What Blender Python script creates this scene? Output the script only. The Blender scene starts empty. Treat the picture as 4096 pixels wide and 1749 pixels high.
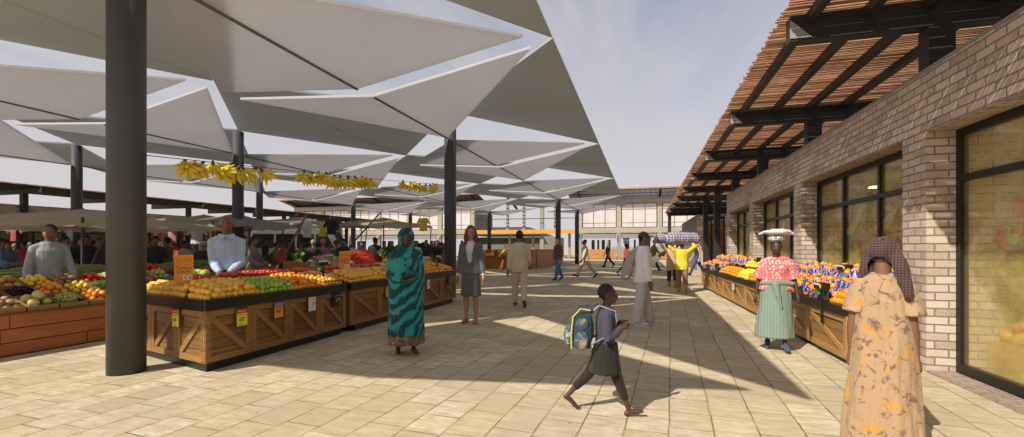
import bpy, bmesh, math, random
import numpy as np
from mathutils import Vector, Matrix, noise
random.seed(7)
R = math.radians
scene = bpy.context.scene
COL = scene.collection

# ------------------------------------------------------------------ mesh collector
class MB:
    def __init__(s): s.v = []; s.f = []
    def add(s, vs, fs):
        n = len(s.v); s.v += [tuple(p) for p in vs]; s.f += [tuple(i + n for i in f) for f in fs]
    def box(s, x0, x1, y0, y1, z0, z1):
        s.add([(x0,y0,z0),(x1,y0,z0),(x1,y1,z0),(x0,y1,z0),(x0,y0,z1),(x1,y0,z1),(x1,y1,z1),(x0,y1,z1)],
              [(3,2,1,0),(4,5,6,7),(0,1,5,4),(1,2,6,5),(2,3,7,6),(3,0,4,7)])
    def obox(s, o, a, b, c):      # corner o, edge vectors a,b,c (right handed)
        o, a, b, c = Vector(o), Vector(a), Vector(b), Vector(c)
        s.add([o, o+a, o+a+b, o+b, o+c, o+a+c, o+a+b+c, o+b+c],
              [(3,2,1,0),(4,5,6,7),(0,1,5,4),(1,2,6,5),(2,3,7,6),(3,0,4,7)])
    def bar(s, p, q, w, t, up=(0,0,1)):   # rectangular bar from p to q
        p, q = Vector(p), Vector(q); d = q - p; u = Vector(up)
        x = d.cross(u)
        if x.length < 1e-6: x = d.cross(Vector((1,0,0)))
        x.normalize(); y = x.cross(d).normalized()
        s.obox(p - x*w/2 - y*t/2, x*w, d, y*t) if False else s.obox(p - x*w/2 - y*t/2, d, y*t*1, x*w*1)
    def ring(s, c, ax, ay, n): return [c + ax*math.cos(2*math.pi*i/n) + ay*math.sin(2*math.pi*i/n) for i in range(n)]
    def loft(s, rings, cap=True):
        n = len(rings[0]); vs = [p for r in rings for p in r]; fs = []
        for k in range(len(rings)-1):
            for i in range(n):
                j = (i+1) % n
                fs.append((k*n+i, k*n+j, (k+1)*n+j, (k+1)*n+i))
        if cap:
            fs.append(tuple(reversed(range(n)))); fs.append(tuple((len(rings)-1)*n+i for i in range(n)))
        s.add(vs, fs)
    def tube(s, pts, rad, n=10, flat=1.0, fdir=None, round_=True):
        pts = [Vector(p) for p in pts]
        if isinstance(rad, (int, float)): rad = [rad]*len(pts)
        rad = list(rad)
        if round_:
            d0 = (pts[0]-pts[1]).normalized(); d1 = (pts[-1]-pts[-2]).normalized()
            a = [(pts[0]+d0*rad[0]*k, rad[0]*math.sqrt(max(0.02, 1-k*k))) for k in (1.0,.85,.5)]
            b = [(pts[-1]+d1*rad[-1]*k, rad[-1]*math.sqrt(max(0.02, 1-k*k))) for k in (.5,.85,1.0)]
            pts = [p for p,_ in a]+pts+[p for p,_ in b]; rad = [r for _,r in a]+rad+[r for _,r in b]
        rings = []; px = None
        for k, p in enumerate(pts):
            d = (pts[min(k+1,len(pts)-1)] - pts[max(k-1,0)]).normalized()
            if px is None:
                ref = Vector(fdir) if fdir is not None else (Vector((0,0,1)) if abs(d.z) < .9 else Vector((1,0,0)))
                px = (ref - d*ref.dot(d)).normalized()
            else: px = (px - d*px.dot(d)).normalized()
            py = d.cross(px)
            rings.append(s.ring(p, px*rad[k]*flat, py*rad[k], n))
        s.loft(rings)
    def cyl(s, c, r, h, n=24, r2=None):
        c = Vector(c); r2 = r if r2 is None else r2
        s.loft([s.ring(c, Vector((r,0,0)), Vector((0,r,0)), n), s.ring(c+Vector((0,0,h)), Vector((r2,0,0)), Vector((0,r2,0)), n)])
    def ell(s, c, rx, ry, rz, n=14, m=9, rot=None):
        c = Vector(c); rings = []
        for k in range(m+1):
            t = math.pi*(.02 + .96*k/m); z = -math.cos(t); q = math.sin(t)
            rr = [Vector((rx*q*math.cos(2*math.pi*i/n), ry*q*math.sin(2*math.pi*i/n), rz*z)) for i in range(n)]
            if rot is not None: rr = [rot @ p for p in rr]
            rings.append([c+p for p in rr])
        s.loft(rings)
    def slab(s, poly, th):        # polygon list of 3D points, extruded along +z by th (may be non planar quads: triangulated by fan list)
        n = len(poly); b = [Vector(p) for p in poly]; t = [p+Vector((0,0,th)) for p in b]
        s.add(b+t, [tuple(reversed(range(n))), tuple(range(n,2*n))] + [(i,(i+1)%n,n+(i+1)%n,n+i) for i in range(n)])
    def mesh(s, name, origin=(0,0,0), smooth=False):
        m = bpy.data.meshes.new(name); o = Vector(origin)
        m.from_pydata([(p[0]-o.x, p[1]-o.y, p[2]-o.z) for p in s.v], [], s.f); m.update()
        if smooth: m.polygons.foreach_set('use_smooth', [True]*len(m.polygons))
        return m
    def build(s, name, mat, parent=None, origin=(0,0,0), smooth=False, bevel=0):
        m = s.mesh(name, origin, smooth)
        if bevel or True:
            bm = bmesh.new(); bm.from_mesh(m); bmesh.ops.recalc_face_normals(bm, faces=bm.faces)
            if bevel: bmesh.ops.bevel(bm, geom=[e for e in bm.edges], offset=bevel, segments=1, affect='EDGES', clamp_overlap=True)
            bm.to_mesh(m); bm.free()
            if smooth: m.polygons.foreach_set('use_smooth', [True]*len(m.polygons))
        return link(name, m, mat, parent)

def link(name, m, mat, parent=None, loc=None):
    o = bpy.data.objects.new(name, m)
    for q in (mat if isinstance(mat, (list, tuple)) else [mat]):
        if q is not None and len(m.materials) < (len(mat) if isinstance(mat, (list, tuple)) else 1): m.materials.append(q)
    COL.objects.link(o)
    if parent is not None: o.parent = parent
    if loc is not None: o.location = loc
    return o
def tag(o, label, cat, group=None, kind=None):
    if label: o['label'] = label
    if cat: o['category'] = cat
    if group: o['group'] = group
    if kind: o['kind'] = kind
    return o
def thing(name, label, cat, loc=(0,0,0), rz=0, group=None):
    o = bpy.data.objects.new(name, None); o.empty_display_size = .2; COL.objects.link(o)
    o.location = loc; o.rotation_euler = (0,0,rz); return tag(o, label, cat, group)
def struct(name, mb, mat, smooth=False):
    o = mb.build(name, mat, smooth=smooth); o['kind'] = 'structure'; return o
def copy_tree(o, parent=None):
    c = o.copy(); COL.objects.link(c)
    if parent is not None: c.parent = parent
    for ch in list(o.children): copy_tree(ch, c)
    return c

# ------------------------------------------------------------------ camera model (for measured points)
A = R(15.976); SA, CA = math.sin(A), math.cos(A); F = 1851.0; HY = 990.4; HC = 1.45
def at(px, py, d):          # photo pixel + distance along the view axis -> world point
    u = (px-2048)/F; return Vector((d*(-SA+u*CA), d*(CA+u*SA), HC + d*(HY-py)/F))
def ground(px, py): return at(px, py, HC*F/(py-HY))

# ------------------------------------------------------------------ node helpers
def newmat(name):
    m = bpy.data.materials.new(name); m.use_nodes = True
    nt = m.node_tree; b = nt.nodes['Principled BSDF']; return m, nt, b
def N(nt, t, **kw):
    n = nt.nodes.new(t)
    for k, v in kw.items():
        if k.startswith('in_'): n.inputs[k[3:].replace('_',' ')].default_value = v
        else: setattr(n, k, v)
    return n
def mixc(nt, fac, a, b, mode='MIX'):
    n = nt.nodes.new('ShaderNodeMix'); n.data_type = 'RGBA'; n.blend_type = mode
    for sock, val in ((n.inputs[0], fac), (n.inputs[6], a), (n.inputs[7], b)):
        if hasattr(val, 'is_linked') or hasattr(val, 'links'): nt.links.new(val, sock)
        else: sock.default_value = val if sock.type == 'VALUE' else (*val, 1) if len(val) == 3 else val
    return n.outputs[2]
def math_(nt, op, a, b=None, c=None):
    n = nt.nodes.new('ShaderNodeMath'); n.operation = op
    for i, v in enumerate((a, b, c)):
        if v is None: continue
        if hasattr(v, 'links'): nt.links.new(v, n.inputs[i])
        else: n.inputs[i].default_value = v
    return n.outputs[0]
def ramp(nt, fac, stops, interp='LINEAR'):
    n = nt.nodes.new('ShaderNodeValToRGB'); n.color_ramp.interpolation = interp
    e = n.color_ramp.elements
    while len(e) > 1: e.remove(e[0])
    e[0].position = stops[0][0]; e[0].color = (*stops[0][1], 1)
    for p, c in stops[1:]:
        q = e.new(p); q.color = (*c, 1)
    nt.links.new(fac, n.inputs[0]); return n.outputs[0]
def noise_(nt, vec, scale, detail=3, rough=.55, dist=0):
    n = N(nt, 'ShaderNodeTexNoise'); n.inputs['Scale'].default_value = scale; n.inputs['Detail'].default_value = detail
    n.inputs['Roughness'].default_value = rough; n.inputs['Distortion'].default_value = dist
    if vec is not None: nt.links.new(vec, n.inputs['Vector'])
    return n.outputs['Fac']
def bump(nt, b, h, strength=.3, dist=.01):
    n = N(nt, 'ShaderNodeBump'); n.inputs['Strength'].default_value = strength; n.inputs['Distance'].default_value = dist
    nt.links.new(h, n.inputs['Height']); nt.links.new(n.outputs[0], b.inputs['Normal'])
def objco(nt): return nt.nodes.new('ShaderNodeTexCoord').outputs['Object']
def posco(nt): return nt.nodes.new('ShaderNodeNewGeometry').outputs['Position']
def mapping(nt, vec, scale=(1,1,1), rot=(0,0,0), loc=(0,0,0)):
    n = nt.nodes.new('ShaderNodeMapping'); n.inputs['Scale'].default_value = scale; n.inputs['Rotation'].default_value = rot; n.inputs['Location'].default_value = loc
    nt.links.new(vec, n.inputs['Vector']); return n.outputs[0]
def dark(c, k): return tuple(x*k for x in c)

def simple(name, c, rough=.6, metal=0, var=.15, scale=6, spec=None, bmp=0, world=False, coat=0):
    m, nt, b = newmat(name); v = posco(nt) if world else objco(nt)
    f = noise_(nt, v, scale, 4)
    nt.links.new(mixc(nt, f, dark(c, 1-var), dark(c, 1+var)), b.inputs['Base Color'])
    b.inputs['Roughness'].default_value = rough; b.inputs['Metallic'].default_value = metal
    if spec is not None: b.inputs['Specular IOR Level'].default_value = spec
    if coat: b.inputs['Coat Weight'].default_value = coat
    if bmp: bump(nt, b, noise_(nt, v, scale*4, 3), bmp, .01)
    return m
def fruitmat(name, c1, c2, rough=.35, scale=9, pore=.15):
    m, nt, b = newmat(name); v = objco(nt); oi = nt.nodes.new('ShaderNodeObjectInfo').outputs['Random']
    ad = N(nt, 'ShaderNodeVectorMath', operation='ADD'); nt.links.new(v, ad.inputs[0])
    cx = N(nt, 'ShaderNodeCombineXYZ'); nt.links.new(math_(nt, 'MULTIPLY', oi, 37.), cx.inputs[0]); nt.links.new(cx.outputs[0], ad.inputs[1])
    f = noise_(nt, ad.outputs[0], scale, 3)
    f2 = math_(nt, 'ADD', math_(nt, 'MULTIPLY', f, .9), math_(nt, 'MULTIPLY', math_(nt, 'SUBTRACT', oi, .5), .8))
    nt.links.new(mixc(nt, ramp(nt, f2, [(.2,(0,0,0)),(.75,(1,1,1))]), c1, c2), b.inputs['Base Color'])
    b.inputs['Roughness'].default_value = rough
    bump(nt, b, noise_(nt, v, 160, 1), pore, .002)
    return m
def woodmat(name, c1, c2, axis='auto', grain=22, rough=.55, plank=0):
    # grain along the horizontal run of the board
    m, nt, b = newmat(name); v = posco(nt)
    w = mapping(nt, v, (1.4, 1.4, grain))
    f = noise_(nt, w, 1.6, 6, .65, 1.2)
    f2 = noise_(nt, v, 1.3, 2)
    col = mixc(nt, ramp(nt, f, [(.3,(0,0,0)),(.7,(1,1,1))]), c1, c2)
    col = mixc(nt, math_(nt, 'MULTIPLY', f2, .5), col, dark(c1, .55))
    if plank:
        sz = nt.nodes.new('ShaderNodeSeparateXYZ'); nt.links.new(v, sz.inputs[0])
        t = math_(nt, 'FRACT', math_(nt, 'DIVIDE', sz.outputs[2], plank))
        line = math_(nt, 'LESS_THAN', t, .07)
        col = mixc(nt, line, col, dark(c1, .12))
        pid = math_(nt, 'FLOOR', math_(nt, 'DIVIDE', sz.outputs[2], plank))
        wn = N(nt, 'ShaderNodeTexWhiteNoise', noise_dimensions='1D'); nt.links.new(pid, wn.inputs['W'])
        col = mixc(nt, math_(nt, 'MULTIPLY', wn.outputs['Value'], .45), col, dark(c1, .5))
    nt.links.new(col, b.inputs['Base Color']); b.inputs['Roughness'].default_value = rough
    bump(nt, b, f, .25, .004)
    return m
def wallcoord(nt):
    g = nt.nodes.new('ShaderNodeNewGeometry'); p = nt.nodes.new('ShaderNodeSeparateXYZ'); n = nt.nodes.new('ShaderNodeSeparateXYZ')
    nt.links.new(g.outputs['Position'], p.inputs[0]); nt.links.new(g.outputs['Normal'], n.inputs[0])
    ax = math_(nt, 'ROUND', math_(nt, 'ABSOLUTE', n.outputs[0])); az = math_(nt, 'ROUND', math_(nt, 'ABSOLUTE', n.outputs[2]))
    u = math_(nt, 'ADD', math_(nt, 'MULTIPLY', p.outputs[0], math_(nt, 'SUBTRACT', 1., ax)), math_(nt, 'MULTIPLY', p.outputs[1], ax))
    v = math_(nt, 'ADD', math_(nt, 'MULTIPLY', p.outputs[2], math_(nt, 'SUBTRACT', 1., az)), math_(nt, 'MULTIPLY', p.outputs[1], az))
    c = nt.nodes.new('ShaderNodeCombineXYZ'); nt.links.new(u, c.inputs[0]); nt.links.new(v, c.inputs[1]); return c.outputs[0], g.outputs['Position']
def brickmat(name, cols, mortar, bw=.27, bh=.094, msize=.0085, offs=.5):
    m, nt, b = newmat(name); uv, pos = wallcoord(nt)
    wob = N(nt, 'ShaderNodeTexNoise'); wob.inputs['Scale'].default_value = 3.0; nt.links.new(uv, wob.inputs['Vector'])
    sub = N(nt, 'ShaderNodeVectorMath', operation='SCALE'); sub.inputs['Scale'].default_value = .018; nt.links.new(wob.outputs['Color'], sub.inputs[0])
    ad = N(nt, 'ShaderNodeVectorMath', operation='ADD'); nt.links.new(uv, ad.inputs[0]); nt.links.new(sub.outputs[0], ad.inputs[1])
    t = N(nt, 'ShaderNodeTexBrick'); t.offset = offs
    t.inputs['Scale'].default_value = 1; t.inputs['Brick Width'].default_value = bw; t.inputs['Row Height'].default_value = bh
    t.inputs['Mortar Size'].default_value = msize; t.inputs['Mortar Smooth'].default_value = .25; t.inputs['Bias'].default_value = 0
    t.inputs['Color1'].default_value = (0,0,0,1); t.inputs['Color2'].default_value = (1,1,1,1); t.inputs['Mortar'].default_value = (.5,.5,.5,1)
    nt.links.new(ad.outputs[0], t.inputs['Vector'])
    n1 = noise_(nt, pos, 9, 5, .7); n2 = noise_(nt, pos, 38, 4, .7)
    fac = math_(nt, 'ADD', math_(nt, 'MULTIPLY', t.outputs['Color'], .62), math_(nt, 'MULTIPLY', n1, .38))
    col = ramp(nt, fac, [(.1+.8*i/(len(cols)-1), c) for i, c in enumerate(cols)])
    col = mixc(nt, ramp(nt, n2, [(.42,(0,0,0)),(.72,(.5,.5,.5))]), col, dark(cols[-1], 1.25))
    col = mixc(nt, t.outputs['Fac'], col, mortar)
    nt.links.new(col, b.inputs['Base Color']); b.inputs['Roughness'].default_value = .85
    h = math_(nt, 'ADD', math_(nt, 'SUBTRACT', 1., t.outputs['Fac']), math_(nt, 'MULTIPLY', n2, .35))
    bump(nt, b, h, .9, .014)
    return m

M = {}
M['brick'] = brickmat('brown_brick', [(.33,.24,.18),(.46,.355,.275),(.62,.49,.385),(.56,.49,.43)], (.22,.20,.18))
M['pale_brick'] = brickmat('pale_brick', [(.36,.31,.25),(.42,.36,.29),(.48,.42,.34)], (.32,.28,.23), .4, .12, .012)
M['steel'] = simple('dark_steel', (.028,.028,.027), .55, .2, .25, 1.5, world=True)
M['column'] = simple('charcoal_column_paint', (.062,.062,.064), .5, .1, .22, 1.2, world=True)
M['black'] = simple('black_tray_plastic', (.012,.010,.009), .38, 0, .3, 5)
M['frame'] = simple('black_window_frame', (.02,.018,.016), .45, .3, .2, 4)
M['white_end'] = simple('pale_steel_end', (.30,.28,.26), .6, 0, .1, 3)
M['concrete'] = simple('grey_concrete', (.27,.26,.24), .85, 0, .18, 1.1, bmp=.15, world=True)
M['render_wall'] = simple('grey_plaster', (.20,.19,.175), .9, 0, .2, .9, bmp=.15, world=True)
M['oak'] = woodmat('oak_crate', (.31,.155,.042), (.52,.295,.095), plank=.125)
M['oak_frame'] = woodmat('oak_frame', (.36,.185,.052), (.58,.34,.12))
M['shaded_oak'] = woodmat('shaded_oak_crate', (.20,.095,.026), (.37,.20,.060), plank=.125); M['shaded_frame'] = woodmat('shaded_oak_frame', (.24,.115,.032), (.43,.235,.075))  # shade on the left stalls put into a darker copy of the oak
M['red_plank'] = woodmat('red_brown_plank', (.42,.125,.035), (.58,.21,.07), grain=9, rough=.5)
M['orange_plank'] = woodmat('orange_plank', (.42,.18,.05), (.56,.27,.085), grain=9)
M['batten'] = woodmat('rust_batten', (.34,.15,.078), (.62,.36,.22), grain=3)
M['bridge'] = simple('orange_timber_fascia', (.60,.27,.045), .6, 0, .2, 1.5, world=True)

# pavers
def paver():
    m, nt, b = newmat('cream_flagstones'); pos = posco(nt)
    sx = nt.nodes.new('ShaderNodeSeparateXYZ'); nt.links.new(pos, sx.inputs[0])
    w = N(nt, 'ShaderNodeTexNoise'); w.inputs['Scale'].default_value = 2.1; w.inputs['Detail'].default_value = 2; nt.links.new(pos, w.inputs['Vector'])
    sc = N(nt, 'ShaderNodeVectorMath', operation='SCALE'); sc.inputs['Scale'].default_value = .03; nt.links.new(w.outputs['Color'], sc.inputs[0])
    base = mapping(nt, pos, (1,1,1), (0,0,R(93)))
    ad = N(nt, 'ShaderNodeVectorMath', operation='ADD'); nt.links.new(base, ad.inputs[0]); nt.links.new(sc.outputs[0], ad.inputs[1])
    def br(bw, bh, off, sq, fr):
        t = N(nt, 'ShaderNodeTexBrick'); t.offset = off; t.squash = sq; t.squash_frequency = fr; t.offset_frequency = 2
        t.inputs['Scale'].default_value = 1; t.inputs['Brick Width'].default_value = bw; t.inputs['Row Height'].default_value = bh
        t.inputs['Mortar Size'].default_value = .009; t.inputs['Mortar Smooth'].default_value = .55
        t.inputs['Color1'].default_value = (0,0,0,1); t.inputs['Color2'].default_value = (1,1,1,1); t.inputs['Mortar'].default_value = (.5,.5,.5,1)
        nt.links.new(ad.outputs[0], t.inputs['Vector']); return t
    t = br(.54, .335, .42, .70, 3)
    n1 = noise_(nt, pos, 1.2, 3); n2 = noise_(nt, mapping(nt, pos, (5,14,1)), 1.0, 5, .7); n3 = noise_(nt, pos, 45, 3, .7)
    col = mixc(nt, t.outputs['Color'], (.53,.44,.285), (.80,.70,.52))
    col = mixc(nt, ramp(nt, n2, [(.35,(.85,.85,.85)),(.62,(0,0,0))]), col, (.43,.345,.21))
    col = mixc(nt, ramp(nt, n3, [(.28,(.8,.8,.8)),(.42,(0,0,0))]), col, (.36,.29,.18))
    col = mixc(nt, ramp(nt, n1, [(.35,(.35,.35,.35)),(.7,(0,0,0))]), col, (.50,.42,.27))
    stain = noise_(nt, pos, .55, 5, .65, .6); col = mixc(nt, ramp(nt, stain, [(.46,(0,0,0)),(.66,(.45,.45,.45))]), col, (.40,.345,.25))
    spot = N(nt, 'ShaderNodeTexVoronoi'); spot.inputs['Scale'].default_value = 3.3; nt.links.new(pos, spot.inputs['Vector']); col = mixc(nt, ramp(nt, spot.outputs['Distance'], [(.035,(.7,.7,.7)),(.07,(0,0,0))]), col, (.20,.17,.13))
    moss = mixc(nt, ramp(nt, n1, [(.4,(0,0,0)),(.6,(1,1,1))]), (.26,.20,.09), (.20,.19,.06))
    fm = math_(nt, 'MULTIPLY', t.outputs['Fac'], ramp(nt, noise_(nt, pos, 3.1, 2), [(.3,(.25,.25,.25)),(.6,(1,1,1))]))
    col = mixc(nt, fm, col, moss)
    nt.links.new(col, b.inputs['Base Color']); b.inputs['Roughness'].default_value = .9; b.inputs['Specular IOR Level'].default_value = .2
    h = math_(nt, 'ADD', math_(nt, 'MULTIPLY', math_(nt, 'SUBTRACT', 1., t.outputs['Fac']), 1.), math_(nt, 'MULTIPLY', n2, .35))
    bump(nt, b, h, .5, .012)
    return m
M['paver'] = paver()
M['far_ground'] = simple('dusty_ground', (.50,.42,.30), .95, 0, .2, .05, world=True)
M['grass'] = simple('mown_grass', (.06,.13,.03), .95, 0, .4, 9, world=True, bmp=.4)
M['sill_brick'] = brickmat('sill_pavers', [(.30,.23,.18),(.36,.28,.22),(.42,.33,.26)], (.2,.17,.14), .22, .09, .008)

def fabric(name, c, trans):
    m, nt, b = newmat(name); v = posco(nt)
    f = noise_(nt, v, .5, 3); f2 = noise_(nt, v, 6, 4)
    col = mixc(nt, f, dark(c,.92), dark(c,1.05)); col = mixc(nt, math_(nt,'MULTIPLY',f2,.10), col, dark(c,.7))
    nt.links.new(col, b.inputs['Base Color']); b.inputs['Roughness'].default_value = .8; b.inputs['Specular IOR Level'].default_value = .15
    tr = N(nt, 'ShaderNodeBsdfTranslucent'); nt.links.new(col, tr.inputs[0])
    mx = N(nt, 'ShaderNodeMixShader'); mx.inputs[0].default_value = trans
    nt.links.new(b.outputs[0], mx.inputs[1]); nt.links.new(tr.outputs[0], mx.inputs[2])
    nt.links.new(mx.outputs[0], nt.nodes['Material Output'].inputs['Surface'])
    return m
M['sail'] = fabric('lit_canopy_sheet', (.72,.712,.735), .50)
M['sail_shaded'] = fabric('shaded_canopy_sheet', (.52,.535,.54), .36)  # shade on the side panels put into a darker colour of the sheet
M['seam'] = simple('seam_strip', (.16,.15,.135), .7, 0, .1, 3)
M['seam_light'] = simple('pale_seam_strip', (.6,.57,.5), .7, 0, .1, 3)

def glassmat(name, film, opac, gl=.12):
    m, nt, b = newmat(name)
    tr = N(nt, 'ShaderNodeBsdfTransparent'); gg = N(nt, 'ShaderNodeBsdfGlossy'); gg.inputs['Roughness'].default_value = .03
    nt.links.new(mixc(nt, noise_(nt, posco(nt), 1.2, 3), dark(film,.8), dark(film,1.15)), b.inputs['Base Color']); b.inputs['Roughness'].default_value = .35
    m1 = N(nt, 'ShaderNodeMixShader'); m1.inputs[0].default_value = opac
    nt.links.new(tr.outputs[0], m1.inputs[1]); nt.links.new(b.outputs[0], m1.inputs[2])
    m2 = N(nt, 'ShaderNodeMixShader'); m2.inputs[0].default_value = gl
    nt.links.new(m1.outputs[0], m2.inputs[1]); nt.links.new(gg.outputs[0], m2.inputs[2])
    nt.links.new(m2.outputs[0], nt.nodes['Material Output'].inputs['Surface'])
    return m
M['shop_glass'] = glassmat('warm_filmed_glass', (.85,.68,.25), .10, .05)
M['sky_glass'] = glassmat('painted_sky_glass', (.72,.66,.635), .85, .08)  # bright sky in the panes put into a pale diffuse colour
M['brown_glass'] = glassmat('red_brown_glass', (.26,.10,.05), .7, .1)
def emis(name, c, s):
    m, nt, b = newmat(name); b.inputs['Base Color'].default_value = (*c,1); b.inputs['Emission Color'].default_value = (*c,1); b.inputs['Emission Strength'].default_value = s; return m
M['lamp'] = emis('warm_lamp_disc', (1,.80,.46), 3.5)

# ================================================================== SETTING
g = MB(); g.box(-400, 400, -60, 900, -.30, -.012); struct('ground', g, M['far_ground'])
g = MB(); g.add([(-31,-8,0),(14,-8,0),(14,58.5,0),(-31,58.5,0)], [(0,1,2,3)])
pv = struct('pavement', g, M['paver'])
g = MB()
g.box(-8.0, 12, 57.0, 58.0, -.01, .05); g.box(-21.5, -8.6, 66, 68, -.01, .05)
struct('grass_strip', g, M['grass'])

# ------------------------------------------------------------------ shade canopies on a regular column grid
XE, MX, YB, MY, ZE = -1.692, 8.251, 8.703, 9.337, 5.443
def canopy(i, j, label):
    xr = XE - i*MX; y0 = YB + j*MY; y1 = y0 + MY; ym = y0 + MY/2; xl = xr - MX
    qx, qy = xr-4.104, y0+4.578
    o = (qx, qy, 0)
    t = thing('shade_canopy', label, 'shade canopy', o, group='angular shade canopies over the market square')
    if not (j == 1 and i < 2):           # two of the sheets hang between their neighbours, without a column
        mb = MB(); mb.cyl((qx,qy,0), .185, 5.60, 40); c = mb.build('column', M['column'], t, o, True)
        for p in c.data.polygons:
            if abs(p.normal.z) > .9: p.use_smooth = False
    TH = .055
    def panel(tris, mat, name):
        mb = MB()
        for tri in tris: mb.slab(tri, TH)
        return mb.build(name, mat, t, o)
    Q = (qx, qy, 5.647)
    # right and left shallow panels (each folded along its middle)
    for e, sgn in ((xr, 1), (xl, -1)):
        E0, Mm, E1 = (e-sgn*.004, y0+.02, ZE), (e-sgn*.004, ym, ZE), (e-sgn*.004, y1-.02, ZE)
        q = (qx+sgn*.012, qy, 5.647)
        a = [q, E0, Mm] if sgn > 0 else [q, Mm, E0]
        b_ = [q, Mm, E1] if sgn > 0 else [q, E1, Mm]
        pn = panel([a, b_], M['sail_shaded'], 'side_panel')
        s = MB(); s.bar((qx+sgn*.2, qy, 5.647-.02), (e-sgn*.05, ym, ZE-.012), .035, .03); s.build('seam', M['seam_light'], pn, o) if False else None
        so = s.build('seam', M['seam_light'], pn, o)
        so.parent = pn
    # front and back steep panels
    P = (qx-.0, qy-.232, 4.799)
    L, Nn, Rr = (xr-7.703, y0+.241, 5.021), (xr-4.038, y0+.246, 4.768), (xr-.476, y0+.233, 5.399)
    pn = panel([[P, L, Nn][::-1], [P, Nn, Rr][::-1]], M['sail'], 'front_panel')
    s = MB(); s.bar(Vector(P)+Vector((0,0,-.012)), Vector(Nn)+Vector((0,0,-.012)), .045, .03); s.build('seam', M['seam'], pn, o)
    y2 = y0 + MY
    P2 = (qx-.0, qy+.232, 4.799)
    T, B, BL = (xr-.511, y2-.288, 5.399), (xr-4.078, y2-.287, 4.763), (xr-7.712, y2-.271, 5.018)
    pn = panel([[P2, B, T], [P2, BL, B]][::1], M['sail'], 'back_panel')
    s = MB(); s.bar(Vector(P2)+Vector((0,0,-.012)), Vector(B)+Vector((0,0,-.012)), .045, .03); s.build('seam', M['seam'], pn, o)
    return t
rowname = ['right', 'middle', 'left']
ordn = {-1:'nearest', 0:'second', 1:'third', 2:'fourth', 3:'farthest'}
rn = ['row beside the open street', 'middle row of the square', 'row along the far left building']
for i in range(3):
    for j in range(-1, 4):
        if i == 0 and j == 1: pass
        canopy(i, j, f'grey angular shade canopy {"hung without a column" if (j == 1 and i < 2) else "on charcoal column"}, {ordn[j]} of the {rn[i]}')
# ================================================================== BUILDINGS
WX, GX = 3.15, 3.46            # street face and glass line of the brick shop
PIERS = [-2.45, 2.05, 6.5, 10.95, 15.4, 19.55]
def mirx(v, mir): return v
def pergola(name, label, s, xw, x_out, x_in, y0, y1, beams, group=None, posts_free=()):
    """slatted roof: beams across, purlins along, battens on top. s=+1 street side is -x."""
    t = thing(name, label, 'pergola roof', (xw, y0, 0))
    o = (xw, y0, 0)
    lo, hi = min(x_out, x_in), max(x_out, x_in)
    rnd = random.Random(3)
    mb = MB(); y = y0
    while y < y1:
        wdt = .032 + rnd.random()*.014; dz = rnd.random()*.012
        e0, e1 = (rnd.random()*.05 for _ in (0,1))
        mb.box(lo-e0, hi+e1, y, y+wdt, 4.386+dz, 4.406+dz); y += wdt + .015 + rnd.random()*.018
    mb.build('batten_deck', M['batten'], t, o)
    x0 = x_out + s*.10
    for k, yb in enumerate(beams):
        mb = MB(); bx0, bx1 = sorted((x_out + s*.08, x_in - s*.1))
        mb.box(bx0, bx1, yb-.085, yb+.085, 4.07, 4.38)
        b = mb.build('beam', M['steel'], t, o)
        mb = MB(); e = x_out + s*.078
        # tapered pale end plate
        a = sorted((e, e + s*.30))
        mb.add([(e, yb-.10, 4.10), (e, yb-.10, 4.34), (e+s*.24, yb-.10, 4.10), (e, yb-.087, 4.10), (e, yb-.087, 4.34), (e+s*.24, yb-.087, 4.10)],
               [(0,1,2),(5,4,3),(0,3,4,1),(1,4,5,2),(2,5,3,0)])
        mb.build('end_plate', M['white_end'], b, o)
    for k in range(6):
        xx = x_out + s*(.30 + .62*k)
        if (xx - x_in)*s > 0: break
        mb = MB(); mb.box(xx-.05, xx+.05, y0+.05, y1-.05, 4.27, 4.384); mb.build('purlin', M['steel'], t, o)
    for (px, yb, z0) in posts_free:
        mb = MB(); mb.box(px-.13, px+.13, yb-.11, yb+.11, z0, 4.066); mb.build('post', M['steel'], t, o)
    return t
BE = [-1.85, 2.4, 6.72, 10.95, 15.2, 19.45, 23.7, 27.95, 32.2, 36.4, 40.6]
pergola('pergola_roof', 'rust brown slatted roof on dark steel beams above the brick shop', 1, 3.3, 1.70, 6.6, -3, 42, BE,
        posts_free=[(3.36, y, 3.504) for y in BE[:6]] + [(3.3, y, 0) for y in BE[6:8]] + [(2.0, 40.6, 0)])

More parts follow.
